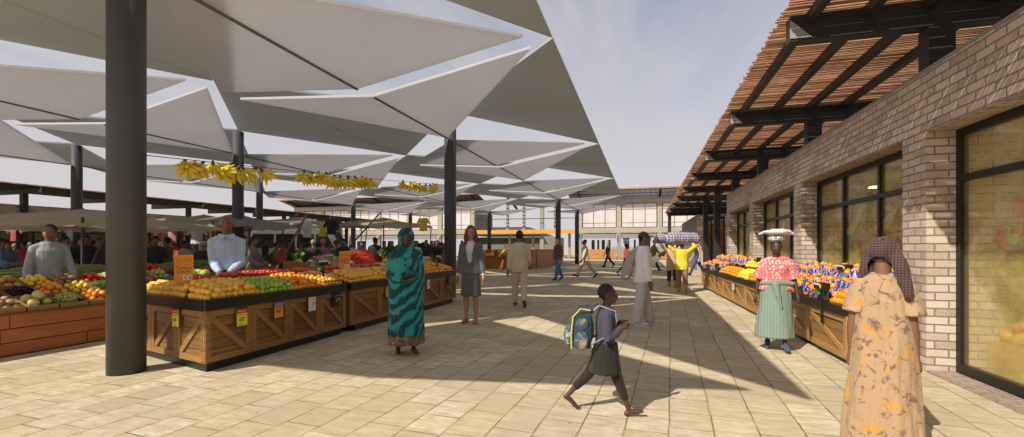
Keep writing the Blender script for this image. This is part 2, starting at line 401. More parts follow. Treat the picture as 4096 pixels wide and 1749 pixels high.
def shop(name, label, s, wx, piers, y_end, glassm, extra=None, murals=True):
    """brick shop front: s=+1 building lies to +x of its street face wx"""
    o = (wx, piers[0], 0); t = thing(name, label, 'shop building', o)
    gx = wx + s*.31; bk = wx + s*.50
    X = lambda a, b: (min(a,b), max(a,b))
    mb = MB()
    mb.box(*X(wx, bk), piers[0], y_end, 2.80, 3.50)
    for k, y in enumerate(piers): mb.box(*X(wx, bk+s*(2.3 if k < len(piers)-1 else 0)), y, y+.52 if k < len(piers)-1 else y_end, 0, 2.797)
    mb.build('wall', M['brick'], t, o)
    mb = MB(); mb.box(*X(wx-s*.006, bk+s*.004), piers[0], y_end+.004, 3.503, 3.535); mb.build('coping', M['concrete'], t, o)
    mb = MB()
    for k in range(len(piers)-1): mb.box(*X(wx+.001*s, gx-.035*s), piers[k]+.523, piers[k+1]-.003, 0, .025)
    mb.build('sill', M['sill_brick'], t, o)
    # rear shell: back wall, floor, ceiling
    mb = MB(); mb.box(*X(wx+s*6, wx+s*6.2), piers[0], y_end, 0, 3.45); mb.box(*X(bk+s*.004, wx+s*6), piers[0]-.2, piers[0]-.01, 0, 3.45)
    mb.box(*X(bk+s*.004, wx+s*5.99), y_end-.22, y_end-.01, 0, 3.45)
    mb.build('rear_wall', M['render_wall'], t, o)
    mb = MB(); mb.box(*X(bk+s*.004, wx+s*5.99), piers[0], y_end-.23, 3.02, 3.12); mb.build('ceiling', M['ceil'], t, o)
    mb = MB(); mb.box(*X(gx+s*.05, wx+s*5.99), piers[0]+.02, y_end-.24, .004, .03); mb.build('shop_floor', M['shopfloor'], t, o)
    for k in range(len(piers)-1):
        a, b = piers[k]+.524, piers[k+1]-.004
        w_ = b-a; mb = MB(); f0, f1 = X(gx-s*.03, gx+s*.05)
        mb.box(f0, f1, a, a+.075, .03, 2.795); mb.box(f0, f1, b-.075, b, .03, 2.795)
        mb.box(f0, f1, a+.075, b-.075, .03, .13); mb.box(f0, f1, a+.075, b-.075, 2.71, 2.795)
        for q in (1, 2):
            yy = a + w_*q/3; mb.box(f0, f1, yy-.035, yy+.035, .13, 2.71)
        for q in range(3):
            ya = a+.075 if q == 0 else a+w_*q/3+.035; yb = b-.075 if q == 2 else a+w_*(q+1)/3-.035
            mb.box(f0, f1, ya, yb, 2.20, 2.27)
        wn = mb.build('window', M['frame'], t, o)
        mb = MB(); mb.box(*X(gx+s*.005, gx+s*.015), a+.06, b-.06, .11, 2.73); mb.build('pane', glassm, wn, o)
    return t
M['ceil'] = simple('shop_ceiling', (.70,.58,.38), .9, 0, .05, 1)
M['shopfloor'] = simple('shop_floor_tiles', (.60,.50,.34), .6, 0, .2, 2)
M['mural_brick'] = brickmat('yellow_mural_brick', [(.50,.34,.10),(.60,.44,.14),(.66,.52,.22)], (.26,.17,.07), .30, .105, .012)
shop('brick_shop', 'brown brick shop with tall black framed windows along the open street', 1, WX, PIERS, 20.07, M['shop_glass'])

# painted fruit murals on the wall just behind each shop window, and lamp discs over them
def flat_shape(mb, x, cy, cz, pts):
    mb.add([(x, cy+a, cz+b) for a, b in pts], [tuple(range(len(pts)))])
def ellipse(a, b, n=20, rot=0): return [(a*math.cos(2*math.pi*i/n)*math.cos(rot)-b*math.sin(2*math.pi*i/n)*math.sin(rot), a*math.cos(2*math.pi*i/n)*math.sin(rot)+b*math.sin(2*math.pi*i/n)*math.cos(rot)) for i in range(n)]
def crescent(r, th, a0, a1, n=10):
    out = [(r*math.cos(a0+(a1-a0)*i/n), r*math.sin(a0+(a1-a0)*i/n)) for i in range(n+1)]
    inn = [((r-th*math.sin(math.pi*i/n)**.6)*math.cos(a0+(a1-a0)*i/n), (r-th*math.sin(math.pi*i/n)**.6)*math.sin(a0+(a1-a0)*i/n)) for i in range(n, -1, -1)]
    return out + inn[1:-1]
def decal_mat(name, c, op):
    m, nt, b = newmat(name); tr = N(nt, 'ShaderNodeBsdfTransparent'); mx = N(nt, 'ShaderNodeMixShader'); v = posco(nt)
    nt.links.new(mixc(nt, noise_(nt, v, 9, 4), dark(c,.8), dark(c,1.15)), b.inputs['Base Color']); b.inputs['Roughness'].default_value = .5
    f = math_(nt, 'MULTIPLY', ramp(nt, noise_(nt, v, 4, 4), [(.25,(.35,)*3),(.7,(1,1,1))]), op); nt.links.new(f, mx.inputs[0])
    nt.links.new(tr.outputs[0], mx.inputs[1]); nt.links.new(b.outputs[0], mx.inputs[2]); nt.links.new(mx.outputs[0], nt.nodes['Material Output'].inputs['Surface']); return m
DP = {k: decal_mat('window_print_'+k, c, .85) for k, c in dict(red=(.75,.12,.06), orange=(.85,.40,.06), yellow=(.88,.68,.12), lime=(.55,.60,.12), brown=(.42,.25,.09), pale=(.75,.70,.62)).items()}
DP['wash'] = decal_mat('window_print_wash', (.96,.84,.26), .46)
def window_print(k, a, b, label):
    x = 3.506; o = (x, a, 0); t = thing('window_print', label, 'window print', o, group='see through fruit prints on the shop windows')
    rnd = random.Random(20+k); w_ = b-a; lay = [0]
    mb = MB(); mb.add([(x,a,.14),(x,b,.14),(x,b,2.69),(x,a,2.69)],[(0,1,2,3)]); mb.build('yellow_wash', DP['wash'], t, o)
    def put(mat, pts, y, z):
        y = min(max(y, a+.3), b-.3) if max(abs(p[0]) for p in pts) < .3 else y
        lay[0] += 1; mb = MB(); mb.add([(x-.002-.0004*lay[0], min(max(y+p,a+.02),b-.02), z+q) for p, q in pts], [tuple(range(len(pts)))]); mb.build('printed_fruit', DP[mat], t, o)
    for q in range(3):
        y = a + w_*(.2+.3*q); z = 1.50 - .12*(q % 2)
        put('brown', ellipse(.40, .12, 20, .12), y, z)
        for n in range(13): put(rnd.choice(['red','orange','yellow','lime']), ellipse(.055, .055), y-.30+.05*n, z+.06+.06*math.sin(n*2.3))
    put('yellow', crescent(.60, .20, R(200), R(300)), a+w_*.36, 2.25); put('yellow', crescent(.58, .18, R(190), R(285)), a+w_*.66, 2.25)
    put('red', ellipse(.11, .12), a+w_*.15, 1.92); put('red', ellipse(.10,.11), a+w_*.80, 1.85); put('pale', [(-.13,-.22),(.13,-.22),(.13,.22),(-.13,.22)], a+.34, 1.85)
for k in range(1, 5):
    a, b = PIERS[k]+.60, PIERS[k+1]-.08
    window_print(k, a, b, 'yellow see through fruit print on the ' + ['','shop window closest to the scarf woman','second shop window, behind bagged mandarins','third shop window, behind the pink blouse','last shop window by the brown screens'][k])
    for q in range(3):
        for x in (4.1, 5.3):
            y = PIERS[k] + .95 + q*1.3
            t = thing('ceiling_lamp', 'glowing round lamp hung inside the brick shop', 'lamp', (x, y, 2.55), group='round lamps inside the shop')
            mb = MB(); mb.cyl((0,0,0), .12, .03, 24, .10); mb.build('lamp_disc', M['lamp'], t)
            mb = MB(); mb.cyl((0,0,.032), .008, .43, 6); mb.build('rod', M['frame'], t)

# second block beyond the shop, with brown glazed screens
o = (WX, 31, 0); t = thing('grey_plaster_shop', 'grey plastered shop block with brown glazed screens, beyond the brick shop', 'shop building', o)
mb = MB(); mb.box(WX, 9, 31, 43, 0, 3.5); mb.build('wall', M['render_wall'], t, o)
mb = MB(); mb.box(WX-.003, WX+.42, 30.9, 30.997, 0, 3.5); mb.build('brick_pier', M['brick'], t, o)
mb = MB(); mb.box(4.75, 5.0, 30.9, 30.997, 0, 3.5); mb.build('brick_pier', M['brick'], t, o)
for xa, xb in ((3.6,4.7),(5.05,6.4)):
    mb = MB(); 
    for q in range(4): mb.box(xa+(xb-xa)*q/3-.04, xa+(xb-xa)*q/3+.04, 30.90, 30.99, 0, 3.3)
    for q in range(3): mb.box(xa+(xb-xa)*q/3+.04, xa+(xb-xa)*(q+1)/3-.04, 30.90, 30.99, 3.2, 3.3)
    fr = mb.build('glazed_screen', M['frame'], t, o)
    mb = MB(); mb.box(xa, xb, 30.94, 30.95, 0, 3.25); mb.build('pane', M['brown_glass'], fr, o)
mb = MB(); mb.box(5.6, 5.75, 20.08, 30.89, 0, 3.5); mb.build('recess_wall', M['brick'], t, o)

# mirrored shop and slatted roof along the far left side
pergola('pergola_roof', 'dark slatted roof along the far left side of the market', -1, -29.2, -27.7, -32.5, 4, 43, [6.7+4.25*k for k in range(9)],
        posts_free=[(-29.2, 6.7+4.25*k, 0) for k in range(9)])
shop('brick_shop', 'long brick shop in shade behind the left market tents', -1, -29.3, [8.2+4.45*k for k in range(8)], 40.2, M['shop_glass'])

# ------------------------------------------------------------------ two storey building closing the square, in two wings joined by a timber bridge
def wing(name, label, x0, x1, npier, counters):
    Y = 60.0; o = (x0, Y, 0); t = thing(name, label, 'building', o)
    sp = (x1-x0-.55)/(npier-1)
    mb = MB()
    mb.box(x0, x1, Y, Y+.5, 3.30, 3.95); mb.box(x0, x1, Y, Y+.5, 7.02, 7.55)
    for k in range(npier): mb.box(x0+sp*k, x0+sp*k+.55, Y, Y+.5, 3.953, 7.017)
    mb.build('upper_wall', M['pale_brick'], t, o)
    mb = MB(); mb.box(x0-.12, x1+.12, Y-.06, Y+.62, 7.65, 7.72) if False else mb.box(x0-.12, x1+.12, Y-.06, Y+.30, 7.553, 7.66); mb.build('cornice', M['concrete'], t, o)
    for k in range(npier):
        mb = MB(); mb.box(x0+sp*k+.06, x0+sp*k+.49, Y-.02, Y+.42, .0, 3.297); mb.build('pillar', M['concrete'], t, o)
    for k in range(npier-1):
        a, b = x0+sp*k+.553, x0+sp*(k+1)-.003; w_ = b-a; mb = MB(); y0, y1 = Y+.10, Y+.17
        mb.box(a, a+.09, y0, y1, 3.955, 7.015); mb.box(b-.09, b, y0, y1, 3.955, 7.015)
        mb.box(a+.09, b-.09, y0, y1, 3.955, 4.03); mb.box(a+.09, b-.09, y0, y1, 6.95, 7.015); 
        for q in (1,2): mb.box(a+w_*q/3-.03, a+w_*q/3+.03, y0, y1, 4.03, 6.95)
        mb.box(a+.09, b-.09, y0-.004, y1+.004, 6.25, 6.30); mb.box(a+.09, b-.09, y0-.003, y1+.003, 4.55, 4.58)
        wn = mb.build('window', M['frame'], t, o)
        mb = MB(); mb.box(a+.05, b-.05, Y+.13, Y+.14, 4.0, 6.98); mb.build('pane', M['sky_glass'], wn, o)
        # slatted awning over the open ground floor bay
        mb = MB(); rnd = random.Random(k)
        for q in range(7): mb.box(a+.02, b-.02, Y-.55+.02*q, Y-.50+.02*q, 2.62+.10*q, 2.67+.10*q)
        for q in (a+.06, b-.06): mb.box(q-.03, q+.03, Y-.46, Y-.38, 2.55, 3.295)
        mb.build('slat_awning', M['batten_dark'], t, o)
        mb = MB(); y = a+.6
        while y < b-.9:
            ww = .18+.3*rnd.random(); mb.box(y, y+ww, Y+5+.6*rnd.random(), Y+5.7, 0, 2.5); y += ww + .08+.7*rnd.random()
        mb.build('inner_screen', M['brown_screen'], t, o)
        if counters:
            mb = MB(); 
            for q in range(3): mb.box(a+.03, b-.03, Y-.25, Y-.12, .02+.40*q, .40+.40*q)
            mb.build('counter_front', M['orange_plank'], t, o)
    mb = MB(); mb.box(x0, x1, Y+.503, Y+8, 3.40, 3.70); mb.build('floor_slab', M['concrete'], t, o)
    mb = MB(); mb.box(x0, x1, Y+6.5, Y+7.2, 3.703, 7.5) if name == 'x' else mb.box(x0, x0+.3, Y+.51, Y+8, 3.703, 6.9); mb.box(x1-.3, x1, Y+.51, Y+8, 3.703, 6.9)
    mb.build('side_wall', M['render_wall'], t, o)
    # slatted roof rising towards the square
    zr = lambda y, dz=0: 8.62 - .24*(y-(Y-2.0)) + dz
    mb = MB(); x = x0-1.2
    while x < x1+1.2:
        mb.obox((x, Y-2.0, zr(Y-2.0)), (.11,0,0), (0,6.5,-.24*6.5), (0,0,.06)); x += .145
    mb.build('roof_deck', M['batten_dark'], t, o)
    mb = MB()
    for k in range(int((x1-x0)/4.95)+2): mb.obox((x0+4.95*k+.15, Y-1.8, zr(Y-1.8,-.30)), (.25,0,0), (0,5.8,-.24*5.8), (0,0,.24))
    mb.build('roof_beam', M['steel'], t, o)
    mb = MB()
    for k in range(3): yy = Y-1.75+1.2*k; mb.box(x0-1, x1+1, yy, yy+.12, zr(yy+.12,-.055), zr(yy+.12,-.004))
    mb.build('roof_purlin', M['steel'], t, o)
    mb = MB(); mb.box(x0-1.2, x1+1.2, Y-2.07, Y-2.01, 8.56, 8.72); mb.build('roof_fascia', M['batten'], t, o)
    return t
M['batten_dark'] = woodmat('dark_slats', (.07,.045,.032), (.14,.09,.06), grain=3)
M['brown_screen'] = woodmat('brown_vertical_screen', (.13,.075,.04), (.24,.15,.09), grain=.5)
wing('market_hall', 'two storey pale brick hall with big windows, beside the pergola roof', -8.3, 11.9, 5, True)
wing('market_hall', 'two storey pale brick hall with big windows, behind the left market stalls', -52.5, -22.6, 7, False)
# timber bridge between the wings
o = (-15.4, 60, 0); t = thing('footbridge', 'orange timber faced footbridge joining the two brick halls', 'footbridge', o)
mb = MB(); mb.box(-23.9, -8.36, 59.3, 59.4, 3.28, 3.80); mb.build('fascia', M['bridge'], t, o)
mb = MB(); mb.box(-22.5, -8.4, 59.403, 62, 3.35, 3.55); mb.build('deck', M['concrete'], t, o)
mb = MB(); mb.box(-22.5, -8.4, 59.5, 59.55, 5.22, 5.30); mb.build('handrail', M['frame'], t, o)
for x in (-18.0,-15.7,-11.4):
    mb = MB(); mb.box(x-.16, x+.16, 60.6, 60.9, 3.56, 8.1); mb.build('mast', M['concrete'], t, o)
    mb = MB()
    for q in range(9): mb.box(x-.166, x+.166, 60.59, 60.91, 3.7+.5*q, 3.85+.5*q)
    mb.build('mast_band', M['steel'], t, o)
mb = MB(); mb.box(-13.35, -12.85, 60.1, 60.5, 0, 8.0); mb.build('pillar', M['concrete'], t, o)
for x in (-17.9,-14.6,-9.6):
    mb = MB(); mb.box(x-.14, x+.14, 61.2, 61.5, 0, 3.345); mb.build('pier', M['concrete'], t, o)
# low pavilion seen under the bridge
o = (-19, 72, 0); t = thing('low_pavilion', 'low grey pavilion with dark roof seen beneath the orange footbridge', 'pavilion', o)
mb = MB(); mb.box(-27, -13.5, 72, 80, 0, 3.1); mb.build('wall', M['render_wall'], t, o)
mb = MB(); mb.add([(-28,70.5,3.4),(-15.5,70.5,3.4),(-15.5,82,3.4),(-28,82,3.4),(-25,75,4.9),(-19,75,4.9),(-19,79,4.9),(-25,79,4.9)],[(3,2,1,0),(4,5,6,7),(0,1,5,4),(1,2,6,5),(2,3,7,6),(3,0,4,7)]); mb.build('roof', M['batten_dark'], t, o)
for q in range(3):
    mb = MB(); mb.box(-22+2.2*q, -20.6+2.2*q, 71.9, 71.99, 0, 2.8); mb.build('door', M['brown_screen'], t, o)
mb = MB(); mb.box(-8,60,120,122,0,1.6); 
o = mb.build('boundary_wall', M['concrete']); tag(o, 'long low pale boundary wall far beyond the footbridge', 'wall')
# ================================================================== PEOPLE
def cloth(name, c, pat=None, c2=None, c3=None, sc=1.0, var=.18, rough=.85):
    m, nt, b = newmat(name); v = objco(nt)
    f = noise_(nt, v, 3.2, 4, .6); col = mixc(nt, f, dark(c, 1-var), dark(c, 1+var))
    if pat == 'stripe_v':
        w = N(nt, 'ShaderNodeTexWave', wave_type='BANDS', bands_direction='X'); w.inputs['Scale'].default_value = 9*sc; w.inputs['Distortion'].default_value = .6; nt.links.new(v, w.inputs['Vector'])
        col = mixc(nt, ramp(nt, w.outputs['Fac'], [(.45,(0,0,0)),(.6,(1,1,1))]), col, c2)
    elif pat == 'stripe_h':
        w = N(nt, 'ShaderNodeTexWave', wave_type='BANDS', bands_direction='Z'); w.inputs['Scale'].default_value = 3*sc; nt.links.new(v, w.inputs['Vector'])
        col = mixc(nt, ramp(nt, w.outputs['Fac'], [(.48,(0,0,0)),(.52,(1,1,1))]), col, c2)
    elif pat == 'check':
        q = []
        for d in ('X','Z','Y'):
            w = N(nt, 'ShaderNodeTexWave', wave_type='BANDS', bands_direction=d); w.inputs['Scale'].default_value = 6*sc; nt.links.new(v, w.inputs['Vector']); q.append(ramp(nt, w.outputs['Fac'], [(.45,(0,0,0)),(.55,(1,1,1))]))
        col = mixc(nt, math_(nt,'MULTIPLY',q[0],.6), col, c2); col = mixc(nt, math_(nt,'MULTIPLY',q[1],.6), col, c3 or c2)
    elif pat == 'dots':
        t = N(nt, 'ShaderNodeTexVoronoi'); t.inputs['Scale'].default_value = 13*sc; t.inputs['Randomness'].default_value = .6; nt.links.new(v, t.inputs['Vector'])
        col = mixc(nt, ramp(nt, t.outputs['Distance'], [(.34,(1,1,1)),(.42,(0,0,0))]), col, c2)
    elif pat == 'floral':
        n2 = noise_(nt, v, 11*sc, 5, .7, .8); n3 = noise_(nt, v, 5*sc, 3)
        col = mixc(nt, ramp(nt, n2, [(.54,(0,0,0)),(.60,(1,1,1))]), col, c2)
        col = mixc(nt, ramp(nt, n3, [(.55,(0,0,0)),(.68,(1,1,1))]), col, c3 or c2)
    elif pat == 'swirl':
        w = N(nt, 'ShaderNodeTexWave', wave_type='BANDS', bands_direction='DIAGONAL'); w.inputs['Scale'].default_value = 2.6*sc; w.inputs['Distortion'].default_value = 7; w.inputs['Detail'].default_value = 3; nt.links.new(v, w.inputs['Vector'])
        n3 = noise_(nt, v, 9*sc, 4, .7)
        col = mixc(nt, ramp(nt, w.outputs['Fac'], [(.35,(0,0,0)),(.75,(1,1,1))]), col, c2)
        col = mixc(nt, ramp(nt, n3, [(.62,(0,0,0)),(.70,(.8,.8,.8))]), col, c3)
    nt.links.new(col, b.inputs['Base Color']); b.inputs['Roughness'].default_value = rough; b.inputs['Specular IOR Level'].default_value = .2
    b.inputs['Sheen Weight'].default_value = .15
    bump(nt, b, noise_(nt, mapping(nt, v, (9,9,3)), 1., 4, .6, .7), .5, .03)
    return m
def skinmat(name, c):
    m, nt, b = newmat(name); v = objco(nt)
    nt.links.new(mixc(nt, noise_(nt, v, 7, 4), dark(c,.8), dark(c,1.2)), b.inputs['Base Color']); b.inputs['Roughness'].default_value = .45
    b.inputs['Subsurface Weight'].default_value = .0; return m
SK = {'deep': skinmat('deep_brown_skin', (.075,.036,.020)), 'brown': skinmat('brown_skin', (.20,.098,.056)), 'tan': skinmat('tan_skin', (.40,.22,.14)), 'light': skinmat('light_skin', (.55,.36,.26)), 'tan2': skinmat('warm_brown_skin', (.34,.175,.105))}
EYEW = simple('eye_white', (.20,.17,.15), .3, 0, .05, 3); EYED = simple('eye_iris', (.012,.008,.006), .2, 0, .05, 3)
LIP = {k: skinmat('lip_'+k, c) for k, c in dict(deep=(.13,.045,.035), brown=(.20,.075,.055), tan=(.40,.14,.11), light=(.48,.20,.16), tan2=(.36,.14,.11)).items()}
HAIRM = {'black': simple('black_hair', (.010,.008,.007), .6, 0, .4, 30, bmp=.6), 'brown': simple('brown_hair', (.10,.048,.022), .5, 0, .4, 30, bmp=.6),
         'blond': simple('fair_hair', (.30,.19,.09), .5, 0, .4, 30, bmp=.6), 'grey': simple('grey_hair', (.2,.19,.18), .6, 0, .3, 30, bmp=.6)}

def remeshed(mb, voxel, smooth=4, fold=0, fscale=6, seed=0, zf=.38):
    m = mb.mesh('tmp'); o = bpy.data.objects.new('tmp', m); COL.objects.link(o)
    bm = bmesh.new(); bm.from_mesh(m); bmesh.ops.recalc_face_normals(bm, faces=bm.faces); bm.to_mesh(m); bm.free()
    r = o.modifiers.new('r', 'REMESH'); r.mode = 'VOXEL'; r.voxel_size = voxel
    s = o.modifiers.new('s', 'SMOOTH'); s.factor = .5; s.iterations = smooth
    dg = bpy.context.evaluated_depsgraph_get(); e = o.evaluated_get(dg)
    me = bpy.data.meshes.new_from_object(e); bpy.data.objects.remove(o); bpy.data.meshes.remove(m)
    if fold:
        n = len(me.vertices); nor = [v.normal.copy() for v in me.vertices]
        for v, q in zip(me.vertices, nor):
            p = v.co; k = noise.noise(Vector((p.x*fscale+seed*7, p.y*fscale, p.z*fscale*zf))) + .5*noise.noise(Vector((p.x*fscale*2.3, p.y*fscale*2.3+seed, p.z*fscale*2.3*zf)))
            k = max(-.9, k) if k < 0 else k*1.15
            v.co = p + q*(k*fold)
    me.polygons.foreach_set('use_smooth', [True]*len(me.polygons)); me.update()
    return me

class Fig:
    def __init__(s, name, label, loc, rz, H, skin='deep', legs=((0,0),(0,0)), arms=((0,8,8,0),(0,8,8,0)), lean=0, yaw=0, pitch=0, wd=1.0, sex='m', vox=.011, foot='bare', group=None, cat='person', child=False, hips=1.0):
        s.H, s.vox, s.skin, s.wd, s.sex, s.foot = H, vox, skin, wd, sex, foot
        s.lean, s.yaw, s.pitch = R(lean), R(yaw), R(pitch); s.hips = hips; s.hk = 1.16 if child else 1.0
        sw = (.099 if sex == 'm' else .088)*wd
        J = {}
        s.J = J; zmin = 9
        for sd, (th, kn) in zip((-1,1), legs):
            h = Vector((sd*.052*wd, 0, .52)); a = R(th); b = R(th-kn)
            k = h + Vector((0, math.sin(a), -math.cos(a)))*.245; an = k + Vector((0, math.sin(b), -math.cos(b)))*.235
            J[sd,'hip'], J[sd,'knee'], J[sd,'ank'] = h, k, an
            # foot: flat if the ankle is forward, toe down if behind
            tilt = min(0, b*.9) if b < -.25 else (.28 if b > .28 else 0)
            J[sd,'fd'] = Vector((sd*.12, math.cos(tilt), math.sin(tilt))).normalized()
            toe = an + J[sd,'fd']*.105 + Vector((0,0,-.030)); heel = an - J[sd,'fd']*.028 + Vector((0,0,-.030))
            zmin = min(zmin, toe.z-.014, heel.z-.014)
        for k in list(J):
            if k[1] != 'fd': J[k] = J[k] - Vector((0,0,zmin))
        s.dz = -zmin
        for sd, arm in zip((-1,1), arms):
            sh = Vector((sd*sw, -.004, .790 - zmin)); sh = s.T(sh)
            if len(arm) == 3:        # reach for a point (two bone solution, elbow down and out)
                g = s.T(Vector((arm[0], arm[1], arm[2]-zmin))); d = g - sh; L = min(d.length, .316); d = d.normalized()
                ca = (.172**2 + L*L - .145**2)/(2*.172*L); ca = max(-1, min(1, ca))
                pole = Vector((sd*.38, -.45, -.75)); pole = (pole - d*pole.dot(d)).normalized()
                el = sh + (d*ca + pole*math.sqrt(1-ca*ca))*.172; wr = sh + d*L
                J[sd,'sh'], J[sd,'el'], J[sd,'wr'], J[sd,'hd'] = sh, el, wr, (wr-el).normalized()
                continue
            f, ab, e, ab2 = arm
            f_, a_ = R(f), R(ab); d = Vector((sd*math.sin(a_), math.sin(f_)*math.cos(a_), -math.cos(f_)*math.cos(a_)))
            el = sh + d*.172; f2, a2 = R(f+e), R(ab2); d2 = Vector((sd*math.sin(a2), math.sin(f2)*math.cos(a2), -math.cos(f2)*math.cos(a2)))
            J[sd,'sh'], J[sd,'el'], J[sd,'wr'], J[sd,'hd'] = sh, el, el + d2*.145, d2
        for k in list(J):
            if k[1] not in ('fd','hd'): J[k] = J[k]*H
        s.t = thing(name, label, cat, loc, rz, group)
    def T(s, p):        # torso lean about the hips (unit height)
        p = Vector(p); z0 = .52 + s.dz; d = p.z - z0
        return Vector((p.x, p.y + math.sin(s.lean)*d, z0 + math.cos(s.lean)*d)) if d > 0 else p
    def P(s, x, y, z): return s.T((x, y, z + s.dz))*s.H
    def hp(s, x, y, z, k=None):  # head local (fractions of H about head centre) -> point
        k = s.hk if k is None else k
        v = Vector((x, y, z))*k
        v.rotate(Matrix.Rotation(-s.pitch, 3, 'X')); v.rotate(Matrix.Rotation(s.yaw, 3, 'Z'))
        return (s.T((0, .008, .932 + (s.hk-1)*.06 + s.dz)) + v)*s.H
    def hrot(s): return Matrix.Rotation(s.yaw, 3, 'Z') @ Matrix.Rotation(-s.pitch, 3, 'X')
    def torso(s, mb, rings, infl=0, n=18):
        rr = []
        for (z, hx, hy, yo) in rings:
            c = s.P(0, yo, z); hx = hx*s.H*s.wd + infl; hy = hy*s.H + infl
            rr.append([c + Vector((hx*math.copysign(abs(math.cos(2*math.pi*i/n))**.85, math.cos(2*math.pi*i/n)), hy*math.sin(2*math.pi*i/n), 0)) for i in range(n)])
        mb.loft(rr)
    def rings(s):
        if s.sex == 'm': return [(.455,.055,.05,0),(.48,.082,.062,-.002),(.53,.091,.066,-.004),(.58,.083,.060,0),(.63,.080,.058,.002),(.69,.087,.064,.003),(.75,.094,.066,.002),(.785,.090,.058,-.002),(.812,.068,.045,-.004),(.835,.045,.038,-.004)]
        h = s.hips
        return [(.455,.06*h,.055*h,0),(.48,.092*h,.068*h,-.004),(.53,.097*h,.070*h,-.006),(.58,.084*h,.060*h,0),(.635,.073*h,.054*h,.002),(.69,.080,.060,.004),(.735,.083,.074,.010),(.772,.080,.058,0),(.808,.058,.042,-.004),(.832,.038,.034,-.004)]
    def body(s):
        H = s.H; mb = MB(); J = s.J; k = s.hk
        s.torso(mb, s.rings())
        mb.tube([s.P(0,-.004,.80), s.P(0,0,.845), s.hp(0,-.006,-.045)], [.036*H,.033*H,.034*H], 12)
        rot = s.hrot()
        q = H*k
        mb.ell(s.hp(0,-.006,.012), .044*q, .055*q, .056*q, 18, 12, rot)          # skull
        mb.ell(s.hp(0,.012,-.022), .037*q, .042*q, .044*q, 16, 10, rot)          # face
        mb.ell(s.hp(0,.034,-.052), .018*q, .016*q, .013*q, 12, 8, rot)           # chin
        mb.tube([s.hp(0,.050,.006), s.hp(0,.058,-.020)], [.006*q,.0105*q], 8)    # nose
        mb.tube([s.hp(-.013,.052,-.024), s.hp(.013,.052,-.024)], .006*q, 8)      # nostrils
        mb.tube([s.hp(-.014,.050,-.0375), s.hp(0,.055,-.036), s.hp(.014,.050,-.0375)], .0062*q, 8)   # lips
        mb.tube([s.hp(-.026,.044,.016), s.hp(0,.050,.015), s.hp(.026,.044,.016)], .0065*q, 8)  # brow
        for sd in (-1,1):
            mb.ell(s.hp(sd*.045,-.006,-.006), .006*q, .012*q, .018*q, 8, 6, rot)
            mb.ell(s.hp(sd*.024,.036,-.014), .015*q, .014*q, .014*q, 10, 7, rot)  # cheek
            J_ = lambda n: J[sd,n]
            t = 1.0 if s.sex == 'm' else .9
            mb.tube([J_('sh')+Vector((-sd*.012*H,0,-.006*H)), J_('sh')*.55+J_('el')*.45, J_('el')], [.029*H*t,.0265*H*t,.0225*H*t], 12)
            mb.tube([J_('el'), J_('el')*.7+J_('wr')*.3, J_('wr')], [.023*H*t,.024*H*t,.0155*H*t], 12)
            s.hand(mb, sd)
            mb.tube([J_('hip'), J_('hip')*.6+J_('knee')*.4, J_('knee')], [.049*H,.046*H,.032*H], 14)
            kn, an = J_('knee'), J_('ank'); d = (an-kn); bk = Vector((0,-.008*H,0))
            mb.tube([kn, kn+d*.3+bk, kn+d*.7+bk*.3, an], [.031*H,.032*H,.022*H,.0185*H], 14)
            fd = J[sd,'fd']; hl = an - fd*.020*H + Vector((0,0,-.022*H)); ball = an + fd*.070*H + Vector((0,0,-.027*H)); toe = an + fd*.100*H + Vector((0,0,-.031*H))
            mb.tube([hl, an+fd*.03*H+Vector((0,0,-.016*H)), ball], [.020*H,.021*H,.0165*H], 12); mb.tube([ball, toe], [.021*H,.012*H], 10, 1.0)
            for q_ in range(3): mb.tube([ball+Vector(((q_-1)*.012*H,0,-.004*H)), toe+Vector(((q_-1)*.013*H,0,0))+fd*(.006*H)], .0085*H, 8)
        me = remeshed(mb, s.vox, 3)
        me.materials.append(SK[s.skin]); me.materials.append(EYEW); me.materials.append(EYED); me.materials.append(LIP[s.skin])
        e = [(s.hp(sd*.0185,.052,.003), s.hp(sd*.0185,.058,.003)) for sd in (-1,1)]; mth = s.hp(0,.055,-.037); ax = rot @ Vector((1,0,0)); az_ = rot @ Vector((0,0,1))
        for p in me.polygons:
            c = p.center
            for a, b in e:
                d = c - a; dx, dzz = d.dot(ax)/q, d.dot(az_)/q
                if (c-b).length < .028*q and abs(dx) < .0095 and abs(dzz) < .0045:
                    p.material_index = 2 if abs(dx) < .0055 else 1
            d = c - mth
            if d.length < .03*q and abs(d.dot(ax)) < .0165*q and abs(d.dot(az_)) < .0065*q: p.material_index = 3
        s.b = link('body', me, None, s.t); return s
    def hand(s, mb, sd, scale=1.0):
        H = s.H*scale; J = s.J; d = J[sd,'hd'].normalized(); w = J[sd,'wr']
        side = Vector((0,1,0)); side = side - d*side.dot(d)
        if side.length < .35: side = Vector((0,0,1)) - d*d.z
        side.normalize(); nrm = d.cross(side).normalized()
        inn = nrm if nrm.x*sd < 0 else -nrm
        palm = w + d*.030*H
        mb.tube([w, palm, palm+d*.022*H], [.0150*H,.0195*H,.0185*H], 12, 1.15, side)
        for q, ln in zip((-1.5,-.5,.5,1.5), (.034,.043,.046,.041)):
            b = palm + d*.026*H + side*(q*.0098*H); m = b + d*(ln*.55*H) + inn*.006*H; e = m + (d*.8+inn*.6).normalized()*(ln*.55*H)
            mb.tube([b, m, e], [.0062*H,.0056*H,.0046*H], 7)
        b = w + d*.018*H + side*.015*H; m = b + (d*.7+side*.7).normalized()*.026*H; e = m + (d*.95+inn*.3).normalized()*.022*H
        mb.tube([b, m, e], [.0078*H,.0066*H,.0052*H], 7)
